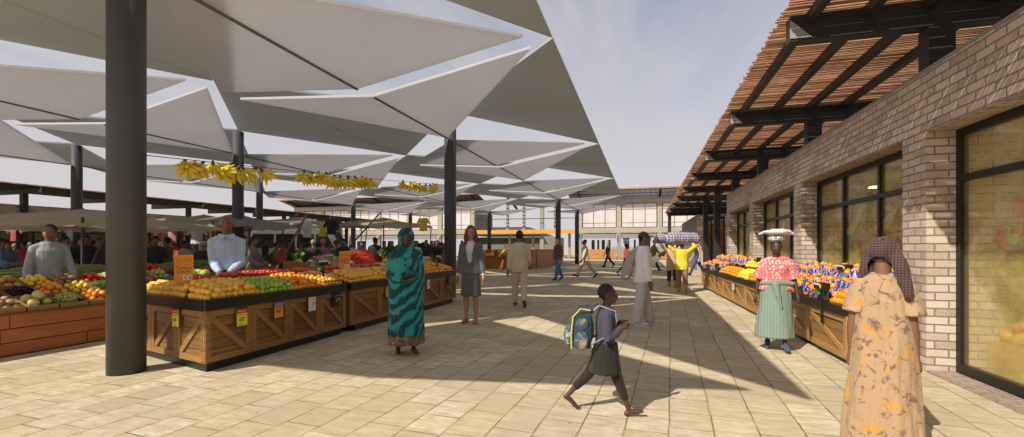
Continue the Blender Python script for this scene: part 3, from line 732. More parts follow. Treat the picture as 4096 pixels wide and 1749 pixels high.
    # ---- garments
    def part(s, name, mb, mat, vox=None, smooth=4, fold=.006, fscale=7, parent=None, label=None, zf=.38):
        me = remeshed(mb, vox or s.vox*1.1, smooth, fold*1.25, fscale*1.35, len(name), zf); me.materials.append(mat)
        o = link(name, me, None, parent or s.t)
        if label: o['label'] = label
        return o
    def shirt(s, name, mat, z0=.50, z1=.838, infl=.012, sleeve=1.0, sr=.012, fold=.006, hem=1.0, parent=None, label=None):
        H = s.H; mb = MB(); rr = s.rings(); hx = [r for r in rr if r[0] >= z0-.001 and r[0] <= z1]
        import bisect
        def itp(z):
            for a, b in zip(rr, rr[1:]):
                if a[0] <= z <= b[0]:
                    t = (z-a[0])/(b[0]-a[0]); return tuple([z]+[a[i]+(b[i]-a[i])*t for i in (1,2,3)])
            a = rr[0]; return (z, rr[1][1], rr[1][2], rr[1][3]) if z < a[0] else (z,)+rr[-1][1:]
        zz = sorted(set([z0, z1] + [z0+(z1-z0)*i/9 for i in range(10)]))
        ring = []
        for z in zz:
            q = itp(max(z, .50)); k = hem if z < .55 else 1+(hem-1)*max(0,(.75-z)/.2) if z < .75 else 1
            ring.append((z, q[1]*k, q[2]*k, q[3]))
        s.torso(mb, ring, infl)
        if sleeve > 0:
            for sd in (-1,1):
                sh, el, wr = s.J[sd,'sh'], s.J[sd,'el'], s.J[sd,'wr']
                a = sh + Vector((-sd*.030*H,0,-.006*H)); mb.tube([s.P(sd*.030,-.004,.826), sh*.45+s.P(sd*.03,-.004,.826)*.55, sh], [.020*H+infl*.5,.024*H+infl*.6,.0275*H+infl*.7], 12)
                t = 1 if s.sex == 'm' else .9
                if sleeve <= .5:
                    e = sh + (el-sh)*(sleeve*2); mb.tube([a, sh, e], [.026*H*t+sr*.3,.032*H*t+sr*.5,.030*H*t+sr*1.5], 14, round_=False)
                else:
                    e = el + (wr-el)*((sleeve-.5)*2)*.97; mb.tube([a, sh, sh*.5+el*.5, el, el*.55+e*.45, e], [.025*H*t+sr*.4,.0315*H*t+sr*.6,.0295*H*t+sr*.9,.027*H*t+sr*1.15,.026*H*t+sr,.018*H*t+sr*.8], 14, round_=False)
        return s.part(name, mb, mat, fold=fold, parent=parent, label=label)
    def trousers(s, name, mat, top=.60, length=1.0, w=.012, flare=1.0, fold=.006, waist=.010):
        H = s.H; mb = MB(); rr = [r for r in s.rings() if r[0] <= top+.02]
        s.torso(mb, rr, waist)
        for sd in (-1,1):
            h, k, a = s.J[sd,'hip'], s.J[sd,'knee'], s.J[sd,'ank']
            e = k + (a-k)*((length-.5)*2) if length > .5 else h+(k-h)*(length*2)
            e = e + Vector((0,0,-.008*H)) if length >= 1 else e
            h2 = h + Vector((0,0,.02*H))
            if length > .5: mb.tube([h2, h*.6+k*.4, k, k*.5+e*.5, e], [.052*H+w*.5,.049*H+w,.037*H+w,(.034*H+w)*(.5+.5*flare),(.026*H+w)*flare], 14, round_=False)
            else: mb.tube([h2, h*.5+e*.5, e], [.052*H+w*.5,.05*H+w,(.046*H+w)*flare], 14, round_=False)
        return s.part(name, mb, mat, fold=fold)
    def skirt(s, name, mat, ztop, zhem, rtop, rhem, fold=.010, yoff=0, mid=None, n=28, waves=0, fscale=7, shift=(0,0)):
        H = s.H; mb = MB(); rr = []
        for k in range(9):
            t = k/8; z = ztop + (zhem-ztop)*t; r = rtop + (rhem-rtop)*(t**(mid or 1)); c = s.P(0,0,z) if z > .5 else Vector((0,0,z*H)); c = c + Vector((shift[0]*t, shift[1]*t + yoff*t, 0))
            rr.append([c + Vector((r*H*math.cos(2*math.pi*i/n)*(1+waves*t*math.sin(i*5)), r*H*.80*math.sin(2*math.pi*i/n)*(1+waves*t*math.sin(i*7+1)), 0)) for i in range(n)])
        mb.loft(rr); return s.part(name, mb, mat, fold=fold, fscale=fscale*1.5, zf=.10)
    def hair(s, style, color):
        mb = MB(); q = s.H*s.hk; rot = s.hrot()
        if style in ('short','crop'):
            k = 1.05 if style == 'crop' else 1.14
            mb.ell(s.hp(0,-.014,.020), .0445*q*k, .0525*q*k, .054*q*k, 18, 12, rot)
        elif style == 'back': mb.ell(s.hp(0,-.020,.016), .047*q, .052*q, .060*q, 18, 12, rot)
        elif style == 'bushy':
            mb.ell(s.hp(0,-.016,.022), .054*q, .060*q, .058*q, 18, 12, rot); mb.ell(s.hp(0,-.03,-.02), .047*q, .035*q, .04*q, 14, 9, rot)
        elif style == 'long':
            mb.ell(s.hp(0,-.016,.020), .051*q, .060*q, .058*q, 18, 12, rot)
            for sd in (-1,1): mb.tube([s.hp(sd*.040,-.004,.02), s.hp(sd*.050,.004,-.05), s.hp(sd*.052,.012,-.135)], [.020*q,.026*q,.014*q], 10)
            mb.tube([s.hp(0,-.035,.0), s.hp(0,-.040,-.07), s.hp(0,-.040,-.13)], [.040*q,.045*q,.035*q], 12)
        return s.part('hair', mb, HAIRM[color], s.vox*.8, 2, .003, 25)
    def shoes(s, mat, name='shoe', sole=None, high=0):
        H = s.H
        for sd in (-1,1):
            an, fd = s.J[sd,'ank'], s.J[sd,'fd']; mb = MB(); up = Vector((0,0,1))
            hl = an - fd*.020*H + Vector((0,0,-.020*H)); ball = an + fd*.072*H + Vector((0,0,-.026*H)); toe = an + fd*.112*H + Vector((0,0,-.029*H))
            mb.tube([hl, an+fd*.03*H+Vector((0,0,-.012*H)), ball], [.0255*H,.026*H,.0215*H], 12); mb.tube([ball, toe], [.024*H,.016*H], 12)
            if high: mb.tube([an, an + (s.J[sd,'knee']-an)*high], [.028*H,.034*H], 12, round_=False)
            sh = s.part(name, mb, mat, s.vox*.9, 2, 0)
            if sole:
                m2 = MB(); a = hl - fd*.022*H; b = toe + fd*.012*H; w_ = Vector((.03*H,0,0))
                m2.tube([hl+Vector((0,0,-.022*H)), ball+Vector((0,0,-.018*H)), toe+Vector((0,0,-.014*H))], [.010*H,.010*H,.009*H], 10, 2.6, (1,0,0))
                m2.build('sole', sole, sh, smooth=True)

def yaw_to(loc, mode, off=0):
    x, y = loc[0], loc[1]
    if mode == 'cam': return math.atan2(x, -y) + R(off)      # +y local axis points at the origin
    if mode == 'away': return math.atan2(-x, y) + R(off)
    if mode == 'right': return -math.pi/2 + A + R(off)
    if mode == 'left': return math.pi/2 + A + R(off)

C = {}
def mk(name, *a, **k):
    C[name] = cloth(name, *a, **k); return C[name]
mk('teal_shawl', (.008,.065,.080), 'swirl', (.028,.27,.26), (.36,.22,.17), 1.25); mk('brown_print', (.20,.10,.06), 'floral', (.42,.24,.16), (.05,.12,.12), 1.6)
mk('grey_jacket', (.135,.135,.145)); mk('white_blouse', (.62,.62,.66)); mk('grey_skirt', (.115,.12,.125)); mk('cream_suit', (.60,.50,.38), var=.08); mk('cream_suit_b', (.55,.47,.36), var=.1)
mk('check_sweater', (.22,.12,.075), 'check', (.035,.035,.055), (.05,.05,.07), .8); mk('blue_jeans', (.10,.17,.42)); mk('navy_jeans', (.055,.075,.16)); mk('dark_tee', (.085,.065,.06))
mk('white_jersey', (.86,.83,.82), var=.05); mk('grey_over', (.40,.37,.36)); mk('grey_track', (.56,.53,.53), var=.08); mk('plum_cap', (.10,.06,.065)); mk('white_shoe', (.62,.60,.58), var=.06); mk('white_sole', (.72,.70,.68), var=.03)
mk('olive_shirt', (.20,.15,.055)); mk('yellow_shirt', (.78,.58,.04), var=.14); mk('brown_trouser', (.27,.17,.10)); mk('tan_boot', (.50,.24,.06)); mk('plaid', (.52,.47,.55), 'check', (.06,.04,.12), (.10,.06,.15), .62)
mk('pale_coat', (.55,.40,.20)); mk('vest', (.035,.030,.030), 'floral', (.22,.03,.03), (.04,.03,.03), .6); mk('black_boot', (.015,.014,.014)); mk('pink_dots', (.66,.16,.18), 'dots', (.82,.56,.50), None, 1.9); mk('teal_wrap', (.02,.26,.24), 'stripe_v', (.42,.32,.24), None, 2.0)
mk('red_cloth', (.55,.03,.04)); mk('white_cloth', (.72,.66,.62), var=.06); mk('dot_wrap', (.62,.58,.52), 'dots', (.05,.04,.05), None, 2.6); mk('sandal', (.06,.09,.2))
mk('cream_floral', (.42,.285,.165), 'floral', (.20,.115,.09), (.54,.28,.07), 1.5, var=.1); mk('plum_scarf', (.075,.042,.040), 'check', (.16,.095,.085), (.03,.022,.026), 3.0)
mk('navy_sweater', (.055,.055,.080)); mk('black_skirt', (.022,.022,.018)); mk('legging', (.028,.018,.016)); mk('satchel', (.030,.052,.075)); mk('satchel_print', (.05,.09,.13), 'floral', (.42,.40,.40), (.35,.22,.05), 1.6); mk('satchel_trim', (.62,.50,.08)); mk('strap', (.25,.30,.34))
mk('blue_shirt', (.46,.57,.76), var=.05); mk('taupe_trouser', (.13,.10,.065)); mk('belt', (.03,.018,.012)); mk('grey_sweat', (.30,.325,.34), var=.08); mk('dark_trouser', (.05,.05,.055)); mk('bucket_w', (.66,.68,.70), var=.03); mk('bucket_b', (.05,.16,.45)); mk('bucket_y', (.75,.6,.1))
mk('brown_shoe', (.11,.055,.03)); mk('nude_shoe', (.42,.18,.13)); mk('red_dress', (.38,.06,.05)); mk('glasses', (.01,.01,.01), rough=.2)

# 1 woman in the teal shawl
L_ = ground(1625,1416); f = Fig('person', 'woman wrapped in a long teal shawl over her head, walking past the fruit stalls', L_, yaw_to(L_,'cam',8), 1.66, 'deep', ((8,4),(-9,6)), ((-.02,.13,.64),(.06,.12,.60)), sex='f', wd=1.0, yaw=-4)
f.body(); f.hair('short','black')
H = f.H; f.skirt('dress', C['brown_print'], .52, .085, .105, .145, waves=.05)
f.skirt('under_wrap', C['teal_shawl'], .56, .16, .12, .150, waves=.05)
mb = MB(); rot = f.hrot()
mb.ell(f.hp(0,-.020,.016), .066*H, .066*H, .076*H, 20, 14, rot)
rr = []
for z, hx, hy, yo in ((.19,.112,.09,.0),(.30,.128,.105,0),(.45,.140,.112,.004),(.58,.142,.115,.008),(.68,.134,.108,.008),(.76,.116,.090,.0),(.81,.105,.074,-.006),(.85,.070,.056,-.012),(.90,.062,.052,-.022),(.93,.058,.046,-.030)):
    c = f.P(0,yo,z); rr.append([c+Vector((hx*H*math.cos(2*math.pi*i/26), hy*H*math.sin(2*math.pi*i/26), -.10*H*math.cos(2*math.pi*i/26)*(1 if z < .25 else 0))) for i in range(26)])
mb.loft(rr)
# folded fore-arm under the cloth and a hanging end
mb.tube([f.J[-1,'sh'], f.J[-1,'el'], f.J[-1,'wr']], [.05*H,.05*H,.04*H], 12); mb.tube([f.J[1,'sh'], f.J[1,'el'], f.J[1,'wr']], [.05*H,.048*H,.038*H], 12)
mb.tube([f.P(-.09,.05,.80), f.P(0.02,.10,.70), f.P(.10,.09,.60)], [.03*H,.034*H,.03*H], 10)
me_ = f.part('shawl', mb, C['teal_shawl'], fold=.014, fscale=10, zf=.22)
# open the hood over the face
bm = bmesh.new(); bm.from_mesh(me_.data); fc = f.hp(0,.052,-.014); dl = [v for v in bm.verts if ((v.co.x-fc.x)/(.037*H))**2 + ((v.co.z-fc.z)/(.056*H))**2 < 1 and (v.co-fc).length < .10*H and v.co.y > fc.y-.04*H]
bmesh.ops.delete(bm, geom=dl, context='VERTS'); bm.to_mesh(me_.data); bm.free(); me_.data.polygons.foreach_set('use_smooth',[True]*len(me_.data.polygons))

# 2 woman in the grey suit
L_ = ground(1884,1290); f = Fig('person', 'long haired woman in a grey suit jacket and skirt standing beyond the fruit stalls', L_, yaw_to(L_,'cam',-12), 1.86, 'tan', ((2,0),(0,2)), ((2,10,6,6),(0,10,8,6)), sex='f', wd=1.02, yaw=10)
f.body(); f.hair('long','brown'); f.shirt('blouse', C['white_blouse'], .55, .842, .014, 1.0, .006); f.skirt('skirt', C['grey_skirt'], .62, .275, .092, .108, fold=.003)
f.shirt('jacket', C['grey_jacket'], .50, .835, .026, .93, .012, hem=1.10)
H = f.H; jk = [c for c in f.t.children if c.name.startswith('jacket')][0]; bm = bmesh.new(); bm.from_mesh(jk.data)
dl = [v for v in bm.verts if v.co.y > .02*H and v.co.z > .575*H and abs(v.co.x) < (.006+.030*(v.co.z/H-.575)/.20)*H]; bmesh.ops.delete(bm, geom=dl, context='VERTS'); bm.to_mesh(jk.data); bm.free()
f.shoes(C['nude_shoe'])

# 3 man from behind in cream suit
L_ = ground(2078,1228); f = Fig('person', 'man in a cream suit walking away with his back turned', L_, yaw_to(L_,'away',2), 1.83, 'brown', ((12,6),(-12,22)), ((-6,9,6,8),(8,9,48,2)), wd=1.05)
f.body(); f.hair('short','black'); f.trousers('trousers', C['cream_suit'], w=.016); f.shirt('jacket', C['cream_suit'], .455, .845, .024, .97, .014, hem=1.12); f.shoes(C['brown_shoe'])
# 4 young man in check sweater
L_ = ground(2232,1124); f = Fig('person', 'young man in a brown check sweater and blue jeans looking down', L_, yaw_to(L_,'left',40), 1.85, 'light', ((18,4),(-16,18)), ((6,7,12,4),(-4,7,14,4)), pitch=-22, vox=.014)
f.body(); f.hair('bushy','brown'); f.trousers('jeans', C['blue_jeans'], w=.016); f.shirt('sweater', C['check_sweater'], .50, .845, .022, 1, .014); f.shoes(C['dark_tee'])
# 5 man in beige suit striding left
L_ = ground(2342,1112); f = Fig('person', 'man in a beige suit striding to the left with an open white collar', L_, yaw_to(L_,'left',4), 1.86, 'brown', ((-26,18),(28,4)), ((16,6,8,4),(-16,8,10,6)), vox=.014, lean=3)
f.body(); f.hair('crop','black'); f.shirt('shirt', C['white_blouse'], .60, .858, .010, 0, 0); f.trousers('trousers', C['cream_suit_b'], w=.018); f.shirt('jacket', C['cream_suit_b'], .44, .838, .024, .97, .014, hem=1.12); f.shoes(C['black_boot'])
# 6 man in dark tee far off
L_ = ground(2432,1070); f = Fig('person', 'fair haired man in a dark t-shirt and jeans walking left in the distance', L_, yaw_to(L_,'left',10), 1.95, 'light', ((22,2),(-24,22)), ((-6,8,20,4),(10,8,16,4)), vox=.018)
f.body(); f.hair('short','blond'); f.trousers('jeans', C['navy_jeans'], w=.016); f.shirt('t_shirt', C['dark_tee'], .49, .842, .016, .42, .012); f.shoes(C['black_boot'])
# 7 man in white jersey
L_ = ground(2570,1300); f = Fig('person', 'man in a plum cap, glasses and baggy white jersey with grey track trousers', L_, yaw_to(L_,'right',-4), 1.74, 'brown', ((12,4),(-8,2)), ((.0+.045,.16,.745),(2,8,10,6)), wd=1.08, lean=2)
f.body(); f.hair('crop','black'); f.trousers('track_trousers', C['grey_track'], w=.030, flare=1.25, fold=.010); f.shirt('jersey', C['white_jersey'], .46, .848, .034, 1.0, .030, hem=1.15, fold=.012)
mb = MB(); H = f.H; mb.tube([f.P(-.05,-.03,.835), f.P(-.06,-.10,.76), f.P(-.05,-.15,.62), f.P(-.04,-.17,.52)], [.030*H,.050*H,.062*H,.050*H], 12, 1.3, (1,0,0)); o = f.part('draped_jacket', mb, C['grey_over'], fold=.014)
mb = MB(); mb.tube([f.P(-.12,-.165,.525), f.P(-.04,-.21,.52), f.P(.03,-.165,.525)], .014*H, 8); mb.build('white_trim', C['white_jersey'], o, smooth=True)
mb = MB(); mb.ell(f.hp(0,-.012,.028), .050*H,.060*H,.048*H, 18, 10); cap_ = f.part('cap', mb, C['plum_cap'], fold=.001)
mb = MB(); mb.tube([f.hp(-.02,.04,.030), f.hp(0,.085,.022), f.hp(.02,.04,.030)], .016*H, 10, .35, (0,0,1)); mb.build('peak', C['plum_cap'], cap_, smooth=True)
mb = MB()
for sd in (-1,1):
    mb.tube([f.hp(sd*.045,0,.004), f.hp(sd*.040,.05,.004)], .0016*H, 6); c = f.hp(sd*.020,.062,.002)
    mb.tube([c+Vector((.016*H*math.cos(k*.6283),0,.011*H*math.sin(k*.6283))) for k in range(11)], .0016*H, 6, round_=False)
mb.build('glasses', C['glasses'], f.t); f.shoes(C['white_shoe'], 'sneaker', C['white_sole'])
# 8 person with a bucket on the head
L_ = ground(2505,1104); f = Fig('person', 'woman in red carrying a white bucket on her head, behind the man in white', L_, yaw_to(L_,'right',10), 1.68, 'deep', ((-22,26),(20,4)), ((6,8,20,4),(4,8,20,4)), sex='f', vox=.016)
f.body(); f.hair('crop','black'); f.shirt('blouse', C['red_dress'], .52, .84, .014, .45, .01); f.skirt('skirt', C['dark_trouser'], .60, .24, .085, .125)
L8 = f.P(0,.004,.995); bq = thing('bucket', 'white bucket with blue bands balanced on the head of the woman in red', 'bucket', Vector(L_)+Vector((0,0,L8.z+.006)))
mb = MB(); mb.cyl((0,0,0), .13, .30, 28, .165); mb.build('pail', C['bucket_w'], bq)
mb = MB(); mb.cyl((0,0,.02), .1345, .05, 28, .140); mb.build('blue_band', C['bucket_b'], bq); mb = MB(); mb.cyl((0,0,.24), .160, .04, 28, .166); mb.build('blue_band', C['bucket_b'], bq)
mb = MB(); mb.ell((0,-.147,.16), .07,.012,.035); mb.build('yellow_mark', C['bucket_y'], bq, smooth=True)
# 9 olive shirt
L_ = ground(2614,1088); f = Fig('person', 'man in an olive shirt and dark jeans striding right behind the man in white', L_, yaw_to(L_,'right',8), 1.93, 'brown', ((28,6),(-26,14)), ((-18,8,20,4),(24,8,30,4)), vox=.017, lean=4)
f.body(); f.hair('crop','black'); f.trousers('jeans', C['navy_jeans'], w=.018); f.shirt('shirt', C['olive_shirt'], .48, .842, .020, .95, .014, hem=1.1); f.shoes(C['black_boot'])
# 10 porter in yellow
L_ = ground(2728,1172); f = Fig('person', 'porter in a bright yellow shirt walking away under a plaid bag', L_, yaw_to(L_,'away',4), 1.66, 'deep', ((16,10),(-12,34)), ((-.16,.03,1.0),(.16,.03,1.0)), wd=1.05, pitch=-14, lean=3)
f.body(); f.hair('crop','black'); f.trousers('trousers', C['brown_trouser'], w=.022, length=.86); f.shirt('shirt', C['yellow_shirt'], .45, .84, .026, .96, .020, hem=1.14, fold=.012); f.shoes(C['tan_boot'], 'boot', None, .30)
def bag(L, rz, label, sx, sy, sz):
    t = thing('plaid_bag', label, 'bag', L, rz, None); mb = MB(); mb.tube([(-sx*.42,0,0),(0,0,.01),(sx*.42,0,0)], [sy*.5,sy*.56,sy*.5], 16, sz/sy, (0,0,1)); me = remeshed(mb, .02, 3, .03, 5); me.materials.append(C['plaid']); link('sack', me, None, t)
    mb = MB(); mb.tube([(-.12,-sy*.2,sz*.5),(0,-sy*.2,sz*.5+.06),(.12,-sy*.2,sz*.5)], .012, 6); mb.build('handle', C['dark_trouser'], t, smooth=True)
z_ = f.hp(0,0,.06).z; bag(Vector(L_)+Vector((0,.05,z_+.10)), A, 'purple and white plaid bag carried on the head of the yellow porter', .80, .46, .40)
# ghost double of the yellow porter, drawn as a separate figure
L_ = ground(2688,1150); L_ = ground(2688,1150); f = Fig('person', 'ghost double of the yellow porter in a pale sand coat, close beside him', L_, yaw_to(L_,'away',6), 1.66, 'deep', ((14,8),(-12,20)), ((-.14,.03,1.0),(.12,.05,.985)), wd=1.0, vox=.014)
f.body(); f.hair('crop','black'); f.trousers('trousers', C['dark_trouser'], w=.02, length=.85); f.shirt('coat', C['pale_coat'], .36, .84, .026, .96, .018, hem=1.2, fold=.01); f.shoes(C['tan_boot'], 'boot', None, .35)
z_ = f.hp(0,0,.06).z; bag(Vector(L_)+Vector((-.18,.05,z_+.09)), A+.06, 'smaller plaid bag carried by the ghost double in the pale coat', .62, .40, .34)
# 11 woman in vest
L_ = ground(2788,1108); f = Fig('person', 'fair haired woman in a dark red sleeveless vest and jeans near the pergola posts', L_, yaw_to(L_,'left',-6), 1.86, 'light', ((26,4),(-24,14)), ((-14,10,24,4),(12,10,20,4)), sex='f', vox=.015)
f.yaw = 0; f.body(); f.hair('short','blond'); f.trousers('jeans', C['navy_jeans'], w=.008); f.shirt('vest', C['vest'], .50, .835, .014, 0, 0); f.shoes(C['black_boot'], 'boot', None, .2)
# 12 woman in pink carrying a bundle
L_ = ground(3105,1400); f = Fig('person', 'woman in a pink dotted blouse and striped teal wrap with a bundle on her head', L_, yaw_to(L_,'cam',6), 1.53, 'deep', ((10,6),(-8,10)), ((4,14,10,8),(0,14,8,8)), sex='f', wd=1.18, hips=1.12)
f.body(); f.hair('crop','black'); f.skirt('underskirt', C['red_cloth'], .40, .14, .13, .12, shift=(-.04,0)); f.skirt('wrap_skirt', C['teal_wrap'], .62, .12, .118, .165, waves=.03, shift=(.03,0), fold=.008)
H = f.H; mb = MB(); o = f.shirt('blouse', C['pink_dots'], .54, .838, .026, .46, .032, hem=1.08, fold=.010)
mb = MB(); mb.tube([f.P(.12,.05,.60), f.P(0,.095,.61), f.P(-.12,.05,.60)], .022*H, 10); mb.tube([f.P(.02,.10,.60), f.P(.0,.12,.50), f.P(-.03,.12,.38)], [.03*H,.024*H,.01*H], 10); f.part('knot', mb, C['teal_wrap'], parent=None)
f.shoes(C['sandal'], 'sandal')
z_ = f.hp(0,0,.055).z
t = thing('head_bundle', 'white cloth bundle on a dotted ring carried on the head of the woman in pink', 'bundle', Vector(L_)+Vector((0,0,z_)), yaw_to(L_,'cam',6))
mb = MB(); mb.tube([(.075*math.cos(k*.5236),.075*math.sin(k*.5236)-.01,.035) for k in range(13)], .042, 10, round_=False); mb.ell((0,-.01,.04),.09,.09,.05); me = remeshed(mb,.012,3,.006,14); me.materials.append(C['dot_wrap']); link('head_ring', me, None, t)
mb = MB(); mb.ell((0,0,.13),.19,.15,.045); mb.tube([(-.20,0,.105),(0,0,.13),(.20,0,.105)],[.03,.07,.03],12,.5,(0,0,1)); me = remeshed(mb,.012,3,.014,9); me.materials.append(C['white_cloth']); link('bundle', me, None, t)
# 13 woman close on the right, seen from behind
L_ = at(3530, 900, 3.12); L_.z = 0; f = Fig('person', 'woman close by in a cream floral dress and dark plum headscarf, seen from behind', L_, yaw_to(L_,'away',-6), 1.50, 'brown', ((3,0),(-3,2)), ((-4,8,12,3),(0,7,10,3)), sex='f', wd=.95, hips=1.0, vox=.009)
f.body(); f.hair('crop','black'); H = f.H
f.skirt('dress', C['cream_floral'], .74, .05, .094, .152, waves=.035, fold=.012, mid=.9); f.shirt('bodice', C['cream_floral'], .60, .838, .018, .36, .024, fold=.008)
mb = MB(); rot = f.hrot(); mb.ell(f.hp(0,-.006,.018), .059*H,.068*H,.064*H,20,14,rot)
for k_, (x_, y_, z_) in enumerate(((.078,-.050,-.135),(.070,-.010,-.125),(-.070,-.030,-.100),(-.066,.012,-.105),(.092,-.070,-.165))):
    sx_ = 1 if x_ > 0 else -1; mb.tube([f.hp(sx_*.042,y_*.5,.015), f.hp((sx_*.050+x_)*.5,y_*.8-.008,-.055), f.hp(x_,y_,z_)], [.022*H,.027*H,.024*H], 12, .55, (0,1,0))
o = f.part('headscarf', mb, C['plum_scarf'], fold=.009, fscale=15, zf=.2)
bm = bmesh.new(); bm.from_mesh(o.data); fc = f.hp(0,-.07,-.042); dl = [v for v in bm.verts if ((v.co.x-fc.x+.016)/(.036*H))**2+((v.co.z-fc.z+.014*H)/(.044*H))**2 < 1 and v.co.y < f.hp(0,-.02,0).y]; bmesh.ops.delete(bm, geom=dl, context='VERTS'); bm.to_mesh(o.data); bm.free()
# 14 school boy
L_ = ground(2420,1655); f = Fig('person', 'barefoot child in navy sweater and black skirt walking right with a school satchel', L_, yaw_to(L_,'right',-4), 1.13, 'deep', ((-30,14),(22,2)), ((-.075,.10,.70),(.075,.105,.69)), vox=.009, lean=2, child=True, wd=1.06, pitch=-4)
f.body(); f.hair('crop','black'); H = f.H
f.trousers('leggings', C['legging'], length=.82, w=.004, fold=.002, waist=.004); f.skirt('skirt', C['black_skirt'], .575, .325, .106, .155, waves=.03, fold=.006, fscale=12); f.shirt('sweater', C['navy_sweater'], .50, .848, .014, 1, .012, fold=.006)
bk = thing('satchel', 'dark blue school satchel with yellow piping on the back of the walking child', 'satchel', L_, f.t.rotation_euler.z)
mb = MB(); y0 = -.088*H-.02
def bxs(mb, x0,x1,ya,yb,z0,z1): mb.box(x0,x1,ya,yb,z0,z1)
mb.box(-.12,.12,y0-.155,y0-.01,.52*H,.79*H); mb.ell((0,y0-.085,.66*H),.145,.110,.165*H,20,12); mb.ell((0,y0-.10,.57*H),.135,.10,.07*H,16,9); me = remeshed(mb,.012,7,.004,12); me.materials.append(C['satchel']); link('pack', me, None, bk)
mb = MB(); mb.ell((0,y0-.185,.60*H),.105,.055,.085*H,18,10); me = remeshed(mb,.012,3); me.materials.append(C['satchel_print']); link('front_pocket', me, None, bk)
mb = MB(); mb.tube([(0,y0-.155,.755*H),(0,y0-.09,.80*H),(0,y0-.01,.80*H)],[.03,.04,.035],14,3.4,(1,0,0)); me = remeshed(mb,.012,4); me.materials.append(C['satchel']); link('flap', me, None, bk)
for x in (-.14,.14):
    mb = MB(); mb.ell((x*.98,y0-.095,.585*H),.022,.060,.070*H,14,9); mb.build('side_pocket', C['satchel_print'], bk, smooth=True)
    mb = MB(); mb.ell((x*.97,y0-.09,.71*H),.010,.05,.045*H,12,8); mb.build('printed_badge', C['satchel_print'], bk)
    mb = MB(); pts = [(x*.80,y0-.178,.52*H),(x*.86,y0-.180,.64*H),(x*.84,y0-.165,.76*H),(x*.84,y0-.10,.82*H),(x*.84,y0-.02,.81*H)]; mb.tube(pts, .007, 6); mb.build('piping', C['satchel_trim'], bk)
    mb = MB(); xx = x*.48; mb.tube([(xx,y0+.01,.80*H),(xx,y0+.06,.842*H),(xx,.055*H+.016,.80*H),(xx*1.1,.062*H+.02,.72*H),(xx*1.5,.02*H,.62*H),(xx*1.9,y0,.56*H)], .017, 8, .4, (0,0,1)); mb.build('shoulder_strap', C['strap'], bk, smooth=True)
# 15 stall holder in blue shirt
L_ = Vector((-6.05,5.52,0)); f = Fig('person', 'bald stall holder in a pale blue shirt with clasped hands behind the fruit', L_, yaw_to(L_,'cam',-4), 1.93, 'brown', ((0,0),(0,0)), ((-.030,.150,.560),(.026,.160,.548)), wd=.98, vox=.010)
f.body(); f.trousers('trousers', C['taupe_trouser'], w=.02); f.shirt('shirt', C['blue_shirt'], .53, .845, .014, .95, .010, fold=.007)
mb = MB(); H = f.H; f.torso(mb, [(.555,.086,.062,0),(.575,.085,.061,0)], .022); mb.build('belt', C['belt'], f.t)
mb = MB()
for sd in (-1,1): mb.add([f.P(0,.060,.842), f.P(sd*.052,.036,.856), f.P(sd*.060,.052,.822), f.P(sd*.028,.074,.806)], [(0,1,2,3)])
mb.build('collar', C['blue_shirt'], f.t)
mb = MB()
for k in range(7): mb.ell(f.P(0,.073 + .004*math.sin(k),.80-.033*k), .005,.004,.005,8,5)
mb.build('button_row', C['white_blouse'], f.t)
mb = MB(); w_ = f.J[-1,'wr']; mb.tube([w_-f.J[-1,'hd']*.012, w_+f.J[-1,'hd']*.012], .0205*H, 12, round_=False); mb.build('watch', C['white_sole'], f.t)
# 16 stall holder in grey sweatshirt
L_ = at(198, 900, 7.5); L_.z = 0; f = Fig('person', 'short haired stall holder in a grey sweatshirt behind the baskets of produce', L_, yaw_to(L_,'cam',12), 1.81, 'brown', ((0,0),(0,0)), ((8,11,18,8),(3,11,18,8)), wd=1.02, yaw=-32, vox=.010)
f.body(); f.hair('crop','black'); f.trousers('trousers', C['dark_trouser'], w=.02); f.shirt('sweatshirt', C['grey_sweat'], .49, .848, .016, 1, .010, fold=.008)
# ================================================================== FRUIT STALLS
FM = {
 'orange': fruitmat('orange_peel', (.86,.27,.012), (.92,.42,.03)), 'grapefruit': fruitmat('grapefruit_peel', (.93,.47,.045), (.95,.60,.10)),
 'lime': fruitmat('lime_peel', (.24,.46,.03), (.52,.66,.07)), 'apple': fruitmat('apple_skin', (.52,.025,.02), (.74,.12,.05), .25), 'golden_apple': fruitmat('yellow_red_apple_skin', (.88,.60,.09), (.80,.24,.05), .25),
 'lemon': fruitmat('lemon_peel', (.90,.62,.03), (.92,.72,.10)), 'melon': fruitmat('melon_rind', (.62,.52,.16), (.40,.44,.10), .5), 'tomato': fruitmat('tomato_skin', (.60,.03,.015), (.72,.10,.03), .2),
 'potato': fruitmat('potato_skin', (.36,.22,.10), (.48,.33,.17), .8), 'plum': fruitmat('plum_skin', (.05,.012,.03), (.16,.02,.04), .3), 'pear': fruitmat('pear_skin', (.45,.46,.08), (.62,.55,.12), .4),
 'onion': fruitmat('red_onion_skin', (.30,.04,.07), (.46,.16,.12), .35), 'cabbage': fruitmat('cabbage_leaf', (.22,.36,.10), (.45,.55,.25), .6, 5, .4), 'pepper': fruitmat('pepper_skin', (.55,.05,.01), (.70,.30,.02), .2),
 'mango': fruitmat('mango_skin', (.62,.40,.05), (.52,.14,.05), .35), 'mandarin': fruitmat('mandarin_peel', (.90,.28,.012), (.93,.38,.03)),
}
STEM = simple('fruit_stem', (.10,.08,.03), .8, 0, .3, 30)
